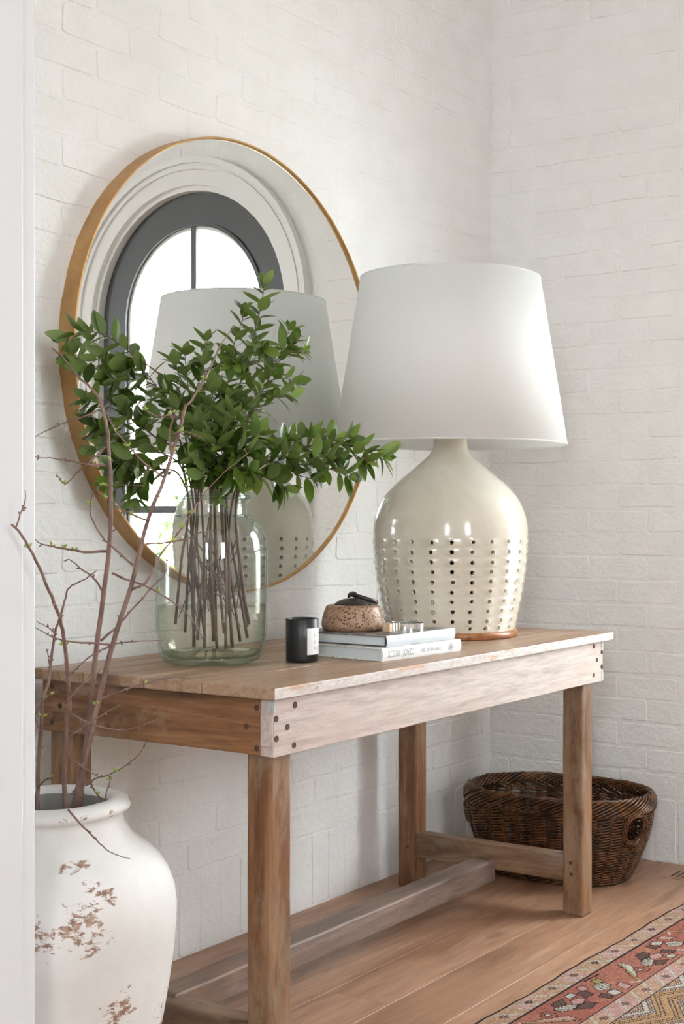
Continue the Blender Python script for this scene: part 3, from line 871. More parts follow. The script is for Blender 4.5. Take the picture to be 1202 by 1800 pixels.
# a small stroke alphabet for print: thick stems, thin hairlines, serifs
def arc(cx, cy, rx, ry, a0, a1, n=10):
    return [(cx + rx * math.cos(math.radians(a0 + (a1 - a0) * i / n)), cy + ry * math.sin(math.radians(a0 + (a1 - a0) * i / n))) for i in range(n + 1)]
T_, H_ = 1.0, 0.5
GLYPH = {
    'K': (0.78, [([(0.14, 0), (0.14, 1)], T_), ([(0.66, 1), (0.16, 0.42)], H_), ([(0.30, 0.58), (0.72, 0)], T_)], [0.14, 0.72], [0.14, 0.66]),
    'E': (0.66, [([(0.14, 0), (0.14, 1)], T_), ([(0.14, 0.98), (0.56, 0.98), (0.56, 0.84)], H_), ([(0.14, 0.52), (0.46, 0.52)], H_), ([(0.14, 0.02), (0.60, 0.02), (0.60, 0.18)], H_)], [], []),
    'R': (0.74, [([(0.14, 0), (0.14, 1)], T_), ([(0.14, 0.98)] + arc(0.36, 0.74, 0.22, 0.24, 90, -90) + [(0.14, 0.5)], 0.7), ([(0.36, 0.5), (0.68, 0)], T_)], [0.14, 0.68], []),
    'Y': (0.72, [([(0.06, 1), (0.36, 0.48)], T_), ([(0.68, 1), (0.36, 0.48)], H_), ([(0.36, 0.5), (0.36, 0)], T_)], [0.36], [0.06, 0.68]),
    'J': (0.44, [([(0.28, 1), (0.28, 0.05)] + arc(0.12, 0.0, 0.16, 0.16, 0, -90, 5), T_)], [], [0.28]),
    'O': (0.86, [(arc(0.42, 0.5, 0.36, 0.5, 90, 450, 26), 0.85)], [], []),
    'C': (0.76, [(arc(0.42, 0.5, 0.36, 0.5, 40, 320, 20), 0.85)], [], []),
    'T': (0.66, [([(0.33, 0), (0.33, 1)], T_), ([(0.05, 0.84), (0.05, 0.98), (0.61, 0.98), (0.61, 0.84)], H_)], [0.33], []),
    'H': (0.82, [([(0.14, 0), (0.14, 1)], T_), ([(0.68, 0), (0.68, 1)], T_), ([(0.14, 0.52), (0.68, 0.52)], H_)], [0.14, 0.68], [0.14, 0.68]),
    'I': (0.36, [([(0.18, 0), (0.18, 1)], T_)], [0.18], [0.18]),
    'N': (0.84, [([(0.14, 0), (0.14, 1)], H_), ([(0.14, 1), (0.70, 0)], T_), ([(0.70, 0), (0.70, 1)], H_)], [0.14], [0.70]),
    'A': (0.78, [([(0.10, 0), (0.40, 1)], H_), ([(0.40, 1), (0.70, 0)], T_), ([(0.22, 0.36), (0.58, 0.36)], H_)], [0.10, 0.70], []),
    'G': (0.82, [(arc(0.42, 0.5, 0.36, 0.5, 45, 330, 20) + [(0.72, 0.42)], 0.85)], [], []),
    'B': (0.70, [([(0.14, 0), (0.14, 1)], T_), ([(0.14, 0.98)] + arc(0.34, 0.75, 0.20, 0.23, 90, -90) + [(0.14, 0.52)], 0.7), ([(0.34, 0.52)] + arc(0.36, 0.26, 0.24, 0.26, 90, -90) + [(0.14, 0.0)], 0.7)], [], []),
    'L': (0.62, [([(0.14, 0), (0.14, 1)], T_), ([(0.14, 0.02), (0.56, 0.02), (0.56, 0.18)], H_)], [], [0.14]),
    'S': (0.62, [(arc(0.30, 0.74, 0.22, 0.26, 30, 250, 12) + arc(0.30, 0.26, 0.22, 0.26, 80, -150, 12), 0.8)], [], []),
    ' ': (0.42, [], [], []),
}
def strokes(text, wt=0.13, serif=True, gap=0.06):
    out, x = [], 0.0
    for ch in text:
        w_, st, low, high = GLYPH[ch]
        for pts, k in st: out.append(([(x + a, b) for a, b in pts], wt * k))
        if serif:
            for a in low: out.append(([(x + a - 0.11, 0.02), (x + a + 0.11, 0.02)], wt * 0.5))
            for a in high: out.append(([(x + a - 0.11, 0.98), (x + a + 0.11, 0.98)], wt * 0.5))
        x += w_ + gap
    return out, x
def ribbon(strk, fn):
    """Flat strokes mapped by fn(x, y) -> point."""
    vs, fs = [], []
    for pts, wd in strk:
        n_ = len(pts)
        for i, (x, y) in enumerate(pts):
            a, b = pts[max(i - 1, 0)], pts[min(i + 1, n_ - 1)]
            dx, dy = b[0] - a[0], b[1] - a[1]; L = math.hypot(dx, dy) or 1
            ox, oy = -dy / L * wd / 2, dx / L * wd / 2
            vs += [fn(x + ox, y + oy), fn(x - ox, y - oy)]
            if i: q = len(vs); fs.append((q - 4, q - 2, q - 1, q - 3))
    return vs, fs

# label wrapped on the candle
view = math.atan2(CAM.y - CY, CAM.x - CX)
LA0, LAW = view + math.radians(18), math.radians(80)           # left edge of the label and its wrap
def cyl(a, z, r): return (CX + r * math.cos(a), CY + r * math.sin(a), TZ + z)
nl = 16
vs, fs = [], []
for i in range(nl + 1):
    a = LA0 + LAW * i / nl
    vs += [cyl(a, 0.0175, CR + 0.0003), cyl(a, 0.0745, CR + 0.0003)]
    if i: q = len(vs); fs.append((q - 4, q - 2, q - 1, q - 3))
lb = obj('paper_label', (vs, fs), M['label'], cd, True)
sz = 0.0078
for row_, (l1, l2) in enumerate((('S', 'A'), ('N', 'T'), ('A', 'L'))):
    for col_, ch in enumerate((l1, l2)):
        st, wch = strokes(ch, 0.11, False)
        a0 = LA0 + LAW * (0.38 if col_ == 0 else 0.62) - wch * sz / CR / 2
        zb_ = 0.0545 - row_ * 0.0135
        obj('lettering', ribbon(st, lambda x, y: cyl(a0 + x * sz / CR, zb_ + y * sz, CR + 0.0006)), M['ink'], lb)

# ------------------------------------------------------------------ books
def book(name, label, org, rot, L, D, T, spine_mat, cover_mat, board_mat, group):
    """Spine along local +x facing -y, org = front-left bottom corner."""
    t = thing(name, label, 'book', org, group)
    ca, sa = math.cos(rot), math.sin(rot)
    W = lambda x, y, z: (org[0] + x * ca - y * sa, org[1] + x * sa + y * ca, org[2] + z)
    def part(nm, x0, x1, y0, y1, z0, z1, mt, bev=0.0008):
        m = box(nm, x0, x1, y0, y1, z0, z1, bev, 1)
        for v in m.vertices: v.co = W(*v.co)
        return obj(nm, m, mt, t)
    ct = 0.0026
    part('back_cover', 0, L, 0.001, D, 0, ct, board_mat)
    part('front_cover', 0, L, 0.001, D, T - ct, T, cover_mat)
    # rounded spine
    n_ = 6; vs, fs = [], []
    for x in (0, L):
        for i in range(n_ + 1):
            z = T * i / n_; y = -0.003 * math.sin(PI * i / n_)
            vs.append(W(x, y, z))
        for i in range(n_ + 1):
            vs.append(W(x, 0.0035, T * (n_ - i) / n_))
    k = 2 * (n_ + 1)
    for i in range(k): fs.append((i, (i + 1) % k, k + (i + 1) % k, k + i))
    fs += [tuple(reversed(range(k))), tuple(range(k, 2 * k))]
    sp = obj('spine', (vs, fs), spine_mat, t)
    # page block as a stack of thin leaves
    pm = (part('pages', 0.005, L - 0.005, 0.0036, D - 0.005, ct, T - ct, M['page'], 0.0))
    for q in range(1, 7):
        z = ct + (T - 2 * ct) * q / 7
        part('page_edge', 0.0044, 0.0056, 0.006, D - 0.006, z - 0.0007, z + 0.0007, M['page'], 0.0)
    return t, sp, W
B1 = (-1.516, -0.621, TZ); r1 = math.radians(-4.5)
b1, sp1, W1 = book('coffee_table_book', 'thick white book lying on the table, black title on its spine', B1, r1, 0.288, 0.265, 0.0285, M['book_white'], M['cover_light'], M['cover_light'], 'stacked coffee table books')
B2 = (-1.489, -0.613, TZ + 0.0286); r2 = math.radians(-2.0)
b2, sp2, W2 = book('coffee_table_book', 'pale grey book lying on top of the white book', B2, r2, 0.268, 0.258, 0.0245, M['book_grey'], M['cover_dark'], M['dark_board'], 'stacked coffee table books')
sp2.data.materials.append(M['dark_board'])
for p in sp2.data.polygons:
    if len(p.vertices) > 4: p.material_index = 1
def spine_text(txt, x0, z0, h, width, W, T, sp, mat, wt=0.12):
    st, tw = strokes(txt, wt)
    k = width / tw
    fn = lambda x, y: W(x0 + x * k, -0.0034 * math.sin(PI * (z0 + y * h) / T) - 0.00025, z0 + y * h)
    obj('lettering', ribbon(st, fn), mat, sp)
spine_text('KERRY JOYCE', 0.0165, 0.0075, 0.0135, 0.096, W1, 0.0285, sp1, M['ink'], 0.105)
spine_text('THE INTANGIBLE', 0.132, 0.0105, 0.0075, 0.078, W1, 0.0285, sp1, M['greyink'], 0.13)
emb = []
for (cx, cy, rx, ry, rot_) in ((0.0, 0.35, 0.62, 0.34, 35), (0.34, 0.72, 0.55, 0.26, 20), (0.15, -0.1, 0.5, 0.26, 20), (0.42, 0.2, 0.3, 0.2, 60)):
    a = [(x, y) for x, y in arc(0, 0, rx, ry, 0, 360, 22)]
    c_, s_ = math.cos(math.radians(rot_)), math.sin(math.radians(rot_))
    emb.append(([(cx + x * c_ - y * s_, cy + x * s_ + y * c_) for x, y in a], 0.09))
for k in range(6):
    emb.append(([(1.0, -0.15 + k * 0.24), (1.14, -0.12 + k * 0.24)], 0.1)); emb.append(([(1.3, -0.1 + k * 0.22), (1.42, -0.02 + k * 0.22)], 0.1))
obj('emblem', ribbon(emb, lambda x, y: W1(0.243 + x * 0.0125, -0.0036, 0.0105 + y * 0.0105)), M['greyink'], sp1)

# ------------------------------------------------------------------ lidded stone box
SX, SY, SZ = -1.392, -0.452, TZ + 0.0286 + 0.0245
jb = thing('stone_box', 'round pitted brown stone box with dark iron lid and ring', 'box', (SX, SY, SZ))
obj('stone_body', lathe([(0.0, 0.0), (0.062, 0.0), (0.0685, 0.0025), (0.0718, 0.009), (0.0722, 0.017), (0.0705, 0.030), (0.0665, 0.044), (0.0625, 0.0535), (0.0605, 0.0565), (0.0575, 0.0580), (0.046, 0.0585), (0.0, 0.0585)], 56, SX, SY, SZ), M['stone'], jb, True)
ld = obj('iron_lid', lathe([(0.043, 0.0575), (0.043, 0.0595), (0.041, 0.0620), (0.033, 0.0675), (0.021, 0.0715), (0.008, 0.0730), (0.0, 0.0730)], 40, SX, SY, SZ), M['black_metal'], jb, True)
LC = Vector((SX, SY, SZ + 0.0770))
obj('staple', tube([LC + Vector((0.009 * math.cos(a) * RT.x, 0.009 * math.cos(a) * RT.y, 0.0085 * math.sin(a))) for a in [PI * i / 10 * 1.2 - 0.3 for i in range(11)]], 0.0038, 8), M['black_metal'], ld, True)
rc = LC + RT * 0.026 + FW * -0.010 + Vector((0, 0, -0.0035))
ax1 = (RT * 0.93 + FW * -0.25 + Vector((0, 0, -0.27))).normalized(); ax2 = ax1.cross(Vector((0.15, 0.1, 1))).normalized()
obj('ring_handle', tube([rc + ax1 * 0.031 * math.cos(2 * PI * i / 40) + ax2 * 0.029 * math.sin(2 * PI * i / 40) for i in range(40)], 0.0050, 10, True), M['black_metal'], ld, True)

# ------------------------------------------------------------------ magnifying glass
GZ = SZ + 0.0005
hd = Vector((-1.413, -0.560, GZ)); hc = Vector((-1.268, -0.540, GZ))
mg = thing('magnifying_glass', 'chrome magnifying glass with striped wooden handle lying on the grey book', 'magnifier', (hc.x, hc.y, GZ))
dr = (hc - hd); dr.z = 0; dr.normalize(); sd = Vector((-dr.y, dr.x, 0))
RG = 0.043
def gbox(nm, a, b, hw, h, mat):
    m = box(nm, a, b, -hw, hw, 0, h, 0.0008, 1)
    for v in m.vertices: v.co = hd + dr * v.co.x + sd * v.co.y + Vector((0, 0, v.co.z))
    return obj(nm, m, mat, mg)
gbox('handle_block', 0.0, 0.014, 0.0095, 0.0195, M['pale_wood'])
for k in range(3):
    a = 0.014 + k * 0.013
    gbox('stripe', a, a + 0.0045, 0.0097, 0.0197, M['black'])
    gbox('handle_block', a + 0.0045, a + 0.013, 0.0095, 0.0195 - 0.0006 * k, M['pale_wood'] if k == 2 else M['label'])
gbox('handle_neck', 0.053, 0.064, 0.006, 0.012, M['chrome'])
gc = hd + dr * (0.062 + RG)
obj('lens_ring', lathe([(RG, 0.0), (RG, 0.0135), (RG - 0.001, 0.0145), (RG - 0.003, 0.0145), (RG - 0.0035, 0.0135), (RG - 0.0035, 0.0)], 56, gc.x, gc.y, GZ, closed=True), M['chrome'], mg)
obj('lens', lathe([(0.0, 0.005), (RG - 0.004, 0.0065), (RG - 0.004, 0.008), (0.0, 0.0105)], 40, gc.x, gc.y, GZ), M['pane'], mg, True)

# ------------------------------------------------------------------ wicker basket
KX, KY = -0.280, -0.405
KA, KB = 0.288, 0.192          # half lengths of the rim along y and x
KT = math.radians(3)
def ksc(z):                     # how far the wall flares with height
    t = min(max(z / 0.23, 0), 1)
    return 0.74 + 0.26 * math.sin(t * PI / 2) ** 0.9 - 0.015 * max(0, (z - 0.18) / 0.06)
def kpt(phi, z, dr=0.0):
    e = 0.86                    # slightly squared oval
    c, s_ = math.cos(phi), math.sin(phi)
    x = math.copysign(abs(c) ** e, c) * KB * ksc(z); y = math.copysign(abs(s_) ** e, s_) * KA * ksc(z)
    L = math.hypot(x / KB ** 2, y / KA ** 2) or 1
    nx, ny = x / KB ** 2 / L, y / KA ** 2 / L
    x += nx * dr; y += ny * dr
    return Vector((KX + x * math.cos(KT) - y * math.sin(KT), KY + x * math.sin(KT) + y * math.cos(KT), z))
bk = thing('wicker_basket', 'oval dark brown wicker basket with ring handles on the floor in the corner', 'basket', (KX, KY, 0))
NS = 32
# even spacing of stakes round the oval
acc = [0.0]
PH = [2 * PI * i / 720 for i in range(721)]
for i in range(720): acc.append(acc[-1] + (kpt(PH[i + 1], 0.2) - kpt(PH[i], 0.2)).length)
def phi_at(f):
    return float(np.interp((f % 1.0) * acc[-1], acc, PH))
HND = [(-PI / 2 - 0.30, 0.172), (PI / 2 + 0.1, 0.172)]
def f_of(phi): return float(np.interp(phi % (2 * PI), PH, acc)) / acc[-1]
HF = [f_of(p) for p, z in HND]
NR = 25
HW_, HH_ = 0.040, 0.040
for rI in range(NR):
    z0 = 0.010 + 0.0084 * rI
    gaps = []
    for hf in HF:
        dz = abs(z0 - 0.172)
        if dz < HH_: gaps.append((hf, HW_ * math.sqrt(1 - (dz / HH_) ** 2) / acc[-1]))
    steps = NS * 8
    runs, cur = [], []
    for i in range(steps + 1):
        f = i / steps
        if any(min(abs(f - g), 1 - abs(f - g)) < w_ for g, w_ in gaps):
            if len(cur) > 2: runs.append(cur)
            cur = []
            continue
        ph = (f * NS + (0.5 if rI % 2 else 0.0) * 0.12) % 1.0
        bul = 0.0062 * math.sin(PI * ph) ** 0.8
        zz = z0 + 0.0075 * (ph - 0.5)
        cur.append(kpt(phi_at(f), zz, bul - 0.002))
    if len(cur) > 2: runs.append(cur)
    back = [[kpt(math.atan2((p.y - KY) / KA, (p.x - KX) / KB) - KT * 0, p.z + 0.0042, -0.0095) for p in c[::3] + [c[-1]]] for c in runs]
    wv, wf = join(*([tube(c, 0.0030, 5) for c in runs] + [tube(c, 0.0034, 4) for c in back]))
    obj('weaver', (wv, wf), M['wicker'], bk, True)
for i in range(NS):
    f = i / NS
    if any(min(abs(f - g), 1 - abs(f - g)) < 0.02 for g in HF): continue
    obj('stake', tube([kpt(phi_at(f), z, -0.005) for z in (0.006, 0.06, 0.12, 0.18, 0.235)], 0.0038, 5), M['wicker'], bk, True)
NRIM = 74
for i in range(NRIM):
    f = i / NRIM
    j_ = random.uniform(-0.0015, 0.0015)
    pth = [(0.000, 0.0085, 0.212), (0.022, 0.0125, 0.226), (0.046, 0.0125, 0.243), (0.066, 0.006, 0.256), (0.082, -0.004, 0.2585), (0.100, -0.013, 0.249), (0.120, -0.015, 0.232)]
    obj('rim_strand', tube(smooth_path([kpt(phi_at(f + a), z + j_, d + j_) for a, d, z in pth], 3), 0.0040, 5), M['wicker'], bk, True)
for hf in HF:
    for q in range(4):
        pts = []
        for i in range(44):
            a = 2 * PI * i / 44
            tw = 0.0052
            rad = 1.0 + tw / HW_ * math.cos(a * 3 + q * PI / 2)
            pts.append(kpt(phi_at(hf + math.cos(a) * rad * (HW_ + 0.002) / acc[-1]), 0.172 + math.sin(a) * rad * (HH_ + 0.003), 0.007 + tw * math.sin(a * 3 + q * PI / 2)))
        obj('handle_strand', tube(pts, 0.0038, 5, True), M['wicker'], bk, True)
nb = 64
vs = [tuple(kpt(2 * PI * i / nb, 0.004, -0.004)) for i in range(nb)] + [tuple(kpt(2 * PI * i / nb, 0.012, -0.004)) for i in range(nb)]
obj('basket_floor', (vs, [tuple(reversed(range(nb))), tuple(range(nb, 2 * nb))] + [(i, (i + 1) % nb, nb + (i + 1) % nb, nb + i) for i in range(nb)]), M['wicker'], bk)

# ------------------------------------------------------------------ urn
UX, UY = -2.301, -0.470
urn = thing('white_urn', 'large white urn with chipped glaze and thick rolled rim on the floor', 'urn', (UX, UY, 0))
UP = [(0.0, 0.0), (0.120, 0.0), (0.130, 0.010), (0.150, 0.060), (0.172, 0.120), (0.188, 0.185), (0.198, 0.245), (0.206, 0.305), (0.2115, 0.355), (0.2120, 0.390), (0.2075, 0.425), (0.197, 0.455), (0.180, 0.480), (0.158, 0.500), (0.138, 0.515),
      (0.126, 0.532), (0.1195, 0.548), (0.1185, 0.556), (0.124, 0.561), (0.1315, 0.566), (0.1325, 0.572), (0.128, 0.580), (0.118, 0.585), (0.106, 0.586), (0.097, 0.582), (0.0935, 0.574)]
UI = [(0.0935, 0.574), (0.094, 0.55), (0.100, 0.52), (0.12, 0.49), (0.15, 0.46), (0.17, 0.42), (0.17, 0.38), (0.0, 0.38)]
def lumpy(vf, k, zmin=0.0):
    out = []
    for x, y, z in vf[0]:
        a = math.atan2(y - UY, x - UX)
        d = k * (math.sin(3 * a + z * 9) + 0.6 * math.sin(7 * a - z * 23) + 0.5 * math.sin(13 * a + z * 60))
        r_ = math.hypot(x - UX, y - UY)
        g = (1 + d / r_) if r_ > 1e-4 else 1
        out.append((UX + (x - UX) * g, UY + (y - UY) * g, z + (0.5 * d if z > 0.55 else 0)))
    return out, vf[1]
obj('urn_body', lumpy(lathe(UP, 96, UX, UY, 0), 0.0012), M['urn'], urn, True)
obj('urn_inside', lumpy(lathe(UI, 96, UX, UY, 0), 0.0012), M['urn_in'], urn, True)

# ------------------------------------------------------------------ bare branches in the urn
def budding(t, pts, r0, r1, nb_, leafy, name='stem'):
    """A stem or twig: a tapered tube with small knobs and a few buds."""
    path = smooth_path(pts, 4)
    n_ = len(path)
    rr_ = random.Random(int(abs(pts[0].x * 1e4)) + n_)
    path = [p + Vector([rr_.uniform(-0.0008, 0.0008) for _ in range(3)]) for p in path]
    radii = [r0 + (r1 - r0) * (i / (n_ - 1)) for i in range(n_)]
    st = obj(name, tube(path, radii, 7), M['bark'], t, True)
    for k in range(nb_):
        i = rr_.randrange(2, n_ - 1)
        d = Vector([rr_.uniform(-1, 1) for _ in range(3)]).normalized()
        tg = (path[i + 1 if i + 1 < n_ else i] - path[i - 1]).normalized()
        d = (d - tg * d.dot(tg)).normalized() * 0.8 + tg * 0.5
        b = path[i]; L_ = rr_.uniform(0.0035, 0.006) + radii[i]
        obj('node', tube([b, b + d * L_ * 0.6, b + d * L_], [radii[i] * 0.8 + 0.0005, 0.0014, 0.0004], 5), M['bark'], st, True)
    for k in range(leafy):
        i = rr_.randrange(n_ // 4, n_ - 1)
        b = path[i]
        for q in range(3):
            d = Vector((rr_.uniform(-1, 1), rr_.uniform(-1, 1), rr_.uniform(0.1, 1.0))).normalized()
            L_ = rr_.uniform(0.005, 0.009)
            obj('bud', tube([b + d * radii[i] * 0.6, b + d * (radii[i] + L_ * 0.5), b + d * (radii[i] + L_)], [0.0010, 0.0020, 0.0003], 5), M['bud'], st, True)
    return st
def pathpx(lst, t0, t1):
    n_ = len(lst)
    return [at(p[0], p[1], p[2] if len(p) > 2 else t0 + (t1 - t0) * i / max(1, n_ - 1)) for i, p in enumerate(lst)]
gB = 'bare budding branches in the white urn'
def bare(label, main, r0, r1, t0, t1, twigs, foot):
    P = pathpx(main, t0, t1)
    base = Vector((UX + (foot.x - UX) * 0.7, UY + (foot.y - UY) * 0.7, 0.381))
    t = thing('bare_branch', label, 'branch', base, gB)
    budding(t, [base, Vector(foot)] + P, r0, r1, 9, 2)
    for lst, ta, tb__, rr0, lf in twigs:
        budding(t, pathpx(lst, ta, tb__), rr0, 0.0006, 4, lf, 'twig')
floor_u = 0.3802
bare('thick bare branch leaning from the urn towards the glass vase', [(127, 1432), (161, 1285), (181, 1200), (198, 1134), (229, 1035), (260, 914), (289, 840), (309, 778), (327, 711)], 0.0062, 0.0028, 2.385, 2.42, [
    ([(326, 713), (339, 700), (365, 655), (383, 615), (397, 592), (412, 575)], 2.42, 2.46, 0.0022, 1),
    ([(302, 800), (298, 765), (305, 731), (310, 724)], 2.414, 2.40, 0.003, 1),
    ([(235, 994), (198, 962), (181, 945), (160, 908), (160, 882), (170, 857), (195, 853), (255, 854)], 2.40, 2.34, 0.0019, 3),
    ([(260, 915), (226, 902), (198, 885), (170, 863)], 2.40, 2.36, 0.0021, 2),
    ([(231, 1037), (255, 1024), (272, 998), (283, 973), (320, 928), (352, 878), (384, 840), (439, 794)], 2.40, 2.48, 0.0024, 2),
    ([(257, 956), (294, 953), (334, 946), (352, 937), (394, 928)], 2.40, 2.45, 0.0019, 1),
    ([(195, 1133), (127, 1128), (93, 1120), (62, 1103)], 2.39, 2.33, 0.0021, 0),
    ([(195, 1133), (232, 1128), (290, 1125)], 2.39, 2.45, 0.0013, 0),
    ([(195, 1135), (158, 1154), (130, 1180), (112, 1200)], 2.39, 2.36, 0.0016, 0),
    ([(178, 1228), (220, 1212), (265, 1200), (290, 1192), (334, 1192)], 2.385, 2.40, 0.0018, 1),
    ([(287, 839), (262, 821), (235, 794), (204, 758), (186, 724), (176, 700)], 2.41, 2.37, 0.0019, 2),
    ([(322, 735), (300, 731), (276, 731), (255, 720), (242, 707)], 2.42, 2.40, 0.0016, 3),
    ([(298, 765), (325, 758), (358, 772)], 2.41, 2.38, 0.0017, 2)],
    at(125, 1460, 2.385))
bare('bare branch leaning out of the urn across the white jamb', [(117, 1432, 2.36), (113, 1370, 2.345), (117, 1271, 2.30), (122, 1236, 2.28), (116, 1151, 2.21), (107, 1095, 2.15), (96, 1061, 2.11), (76, 1013, 2.065), (51, 962, 2.04), (28, 928, 2.025), (21, 922, 2.02)], 0.0046, 0.0016, 2.36, 2.03, [
    ([(28, 928), (38, 898), (44, 882), (44, 861)], 2.025, 2.01, 0.0013, 0),
    ([(124, 1254), (150, 1268), (181, 1279), (212, 1283), (243, 1278), (280, 1262)], 2.29, 2.24, 0.0018, 0),
    ([(122, 1296), (153, 1273), (184, 1254), (209, 1240)], 2.30, 2.27, 0.0016, 0),
    ([(119, 1330), (147, 1350), (175, 1367)], 2.32, 2.30, 0.0016, 0),
    ([(120, 1424), (147, 1455), (170, 1477), (192, 1497), (229, 1510)], 2.29, 2.15, 0.0019, 0),
    ([(120, 1228), (150, 1199), (181, 1174)], 2.26, 2.30, 0.0016, 0)],
    at(117, 1455, 2.365))
bare('thick bare branch rising upright from the urn in front of the mirror edge', [(138, 1432), (150, 1320), (158, 1236), (170, 1137), (181, 1052), (192, 959), (195, 868), (192, 810), (190, 765), (183, 731), (172, 697), (154, 677), (134, 659), (112, 630), (90, 611)], 0.0060, 0.0012, 2.43, 2.40, [
    ([(188, 969), (147, 970), (113, 964), (74, 956), (60, 948)], 2.43, 2.38, 0.0028, 3),
    ([(181, 1041), (164, 1015), (141, 998), (122, 984), (113, 986)], 2.43, 2.40, 0.0020, 0),
    ([(197, 1008), (226, 1020), (260, 1032), (294, 1052), (325, 1075), (344, 1098), (356, 1122)], 2.44, 2.52, 0.0022, 1),
    ([(177, 1126), (204, 1103), (226, 1078), (272, 1027), (291, 1007), (293, 979)], 2.44, 2.50, 0.0024, 0),
    ([(186, 785), (161, 810), (141, 825), (115, 850), (97, 832)], 2.42, 2.40, 0.0019, 1),
    ([(192, 818), (150, 816), (123, 810), (94, 806), (60, 803)], 2.42, 2.36, 0.0022, 0),
    ([(172, 722), (139, 735), (94, 751), (60, 768)], 2.42, 2.38, 0.0020, 0),
    ([(196, 935), (212, 922), (214, 905), (210, 890)], 2.43, 2.42, 0.0012, 0)],
    at(136, 1462, 2.432))
bare('slim bare branch standing at the back of the urn by the white jamb', [(68, 1432), (66, 1370), (71, 1299), (76, 1228), (85, 1200), (88, 1174), (96, 1117), (107, 1080), (116, 1049), (122, 1032), (144, 1021), (170, 1003)], 0.0044, 0.0009, 2.42, 2.44, [
    ([(66, 1385), (82, 1370), (110, 1363)], 2.42, 2.40, 0.0017, 1),
    ([(72, 1290), (62, 1257), (85, 1225), (113, 1210)], 2.42, 2.40, 0.0014, 1),
    ([(88, 1174), (84, 1150), (82, 1140)], 2.42, 2.41, 0.0012, 0),
    ([(100, 1115), (85, 1103), (64, 1092)], 2.42, 2.40, 0.0014, 0)],
    at(72, 1460, 2.42))
bare('short twiggy bare branch at the urn rim by the table leg', [(183, 1414, 2.415), (160, 1376), (184, 1364), (209, 1353), (243, 1327), (260, 1299)], 0.0018, 0.0007, 2.46, 2.40, [
    ([(183, 1414), (192, 1375), (196, 1364)], 2.415, 2.42, 0.0016, 1),
    ([(160, 1376), (140, 1386), (124, 1396)], 2.455, 2.44, 0.0016, 0)],
    at(176, 1428, 2.41))

# ------------------------------------------------------------------ leafy branches in the vase
def leaf_mesh(seed, ratio, fold, curl):
    vs, fs = [], []
    n_ = 7
    for i in range(n_ + 1):
        s_ = i / n_
        wd = ratio * 0.5 * (math.sin(PI * min(1, s_ * 0.96 + 0.02) ** 0.92)) ** 0.85
        if i == n_: wd = 0.004
        if i == 0: wd = 0.012
        zc = -curl * s_ * s_
        vs += [(s_, -wd, zc + fold * wd), (s_, 0, zc), (s_, wd, zc + fold * wd)]
        if i:
            q = len(vs); a = q - 6; b = q - 3
            fs += [(a, b, b + 1, a + 1), (a + 1, b + 1, b + 2, a + 2)]
    m = mesh('leaf', vs, fs, True); m.materials.append(M['leaf'])
    return m
LEAVES = [leaf_mesh(k, r_, f_, c_) for k, (r_, f_, c_) in enumerate(((0.43, 0.22, 0.10), (0.48, 0.16, 0.04), (0.38, 0.30, 0.18), (0.50, 0.20, -0.05), (0.42, 0.12, 0.14)))]
bmb = bmesh.new(); bmesh.ops.create_icosphere(bmb, subdivisions=1, radius=1.0)
BERRY = bm_mesh('berry', bmb, True); BERRY.materials.append(M['berry'])
VT = 2.977
gL = 'leafy branches in the glass vase'
UPV = Vector((0, 0, 1))
lrng = random.Random(21)
def put_leaf(t, p, d, nrm, L_):
    d = d.normalized(); s_ = nrm.cross(d)
    if s_.length < 1e-4: s_ = d.orthogonal()
    s_.normalize(); n_ = d.cross(s_)
    mw = Matrix((d * L_, s_ * L_, n_ * L_)).transposed().to_4x4(); mw.translation = p
    o = bpy.data.objects.new('leaf', lrng.choice(LEAVES)); link(o, t); o.matrix_basis = mw
def dress(t, path, start, step, L_, whorl=True, dens=1.0):
    """Alternate leaves along the outer part of a twig, a rosette at its tip, a few berries."""
    tot = [0.0]
    for a, b in zip(path, path[1:]): tot.append(tot[-1] + (b - a).length)
    s_ = tot[-1] * start; k = 0; ang = lrng.uniform(0, 6.28)
    while s_ < tot[-1]:
        i = max(0, min(len(path) - 2, int(np.searchsorted(tot, s_)) - 1))
        f = (s_ - tot[i]) / max(1e-6, tot[i + 1] - tot[i])
        p = path[i].lerp(path[i + 1], f); tg = (path[i + 1] - path[i]).normalized()
        o1 = tg.orthogonal().normalized(); o2 = tg.cross(o1)
        ang += 2.4 + lrng.uniform(-0.5, 0.5)
        rad = o1 * math.cos(ang) + o2 * math.sin(ang)
        d = tg * lrng.uniform(0.35, 0.9) + rad * lrng.uniform(0.8, 1.1) + UPV * lrng.uniform(-0.25, 0.25)
        nn = (tg * 0.5 + UPV * 0.7 - rad * 0.25 + Vector([lrng.uniform(-0.5, 0.5) for _ in range(3)]))
        put_leaf(t, p, d, nn, 1.32 * L_ * lrng.uniform(0.75, 1.12))
        s_ += 0.85 * step * lrng.uniform(0.7, 1.3) / dens; k += 1
    if whorl:
        p = path[-1]; tg = (path[-1] - path[-3]).normalized(); o1 = tg.orthogonal().normalized(); o2 = tg.cross(o1)
        for q in range(5):
            a = q * 1.257 + ang; rad = o1 * math.cos(a) + o2 * math.sin(a)
            put_leaf(t, p, tg * lrng.uniform(0.5, 1.1) + rad * 0.75, tg * 0.6 + UPV * 0.5 - rad * 0.3, 1.28 * L_ * lrng.uniform(0.6, 1.0))
        if lrng.random() < 0.6:
            for q in range(5):
                b = p + Vector([lrng.uniform(-0.006, 0.006) for _ in range(3)])
                o = bpy.data.objects.new('berry', BERRY); link(o, t); o.matrix_basis = Matrix.Translation(b) @ Matrix.Scale(lrng.uniform(0.0018, 0.0026), 4)
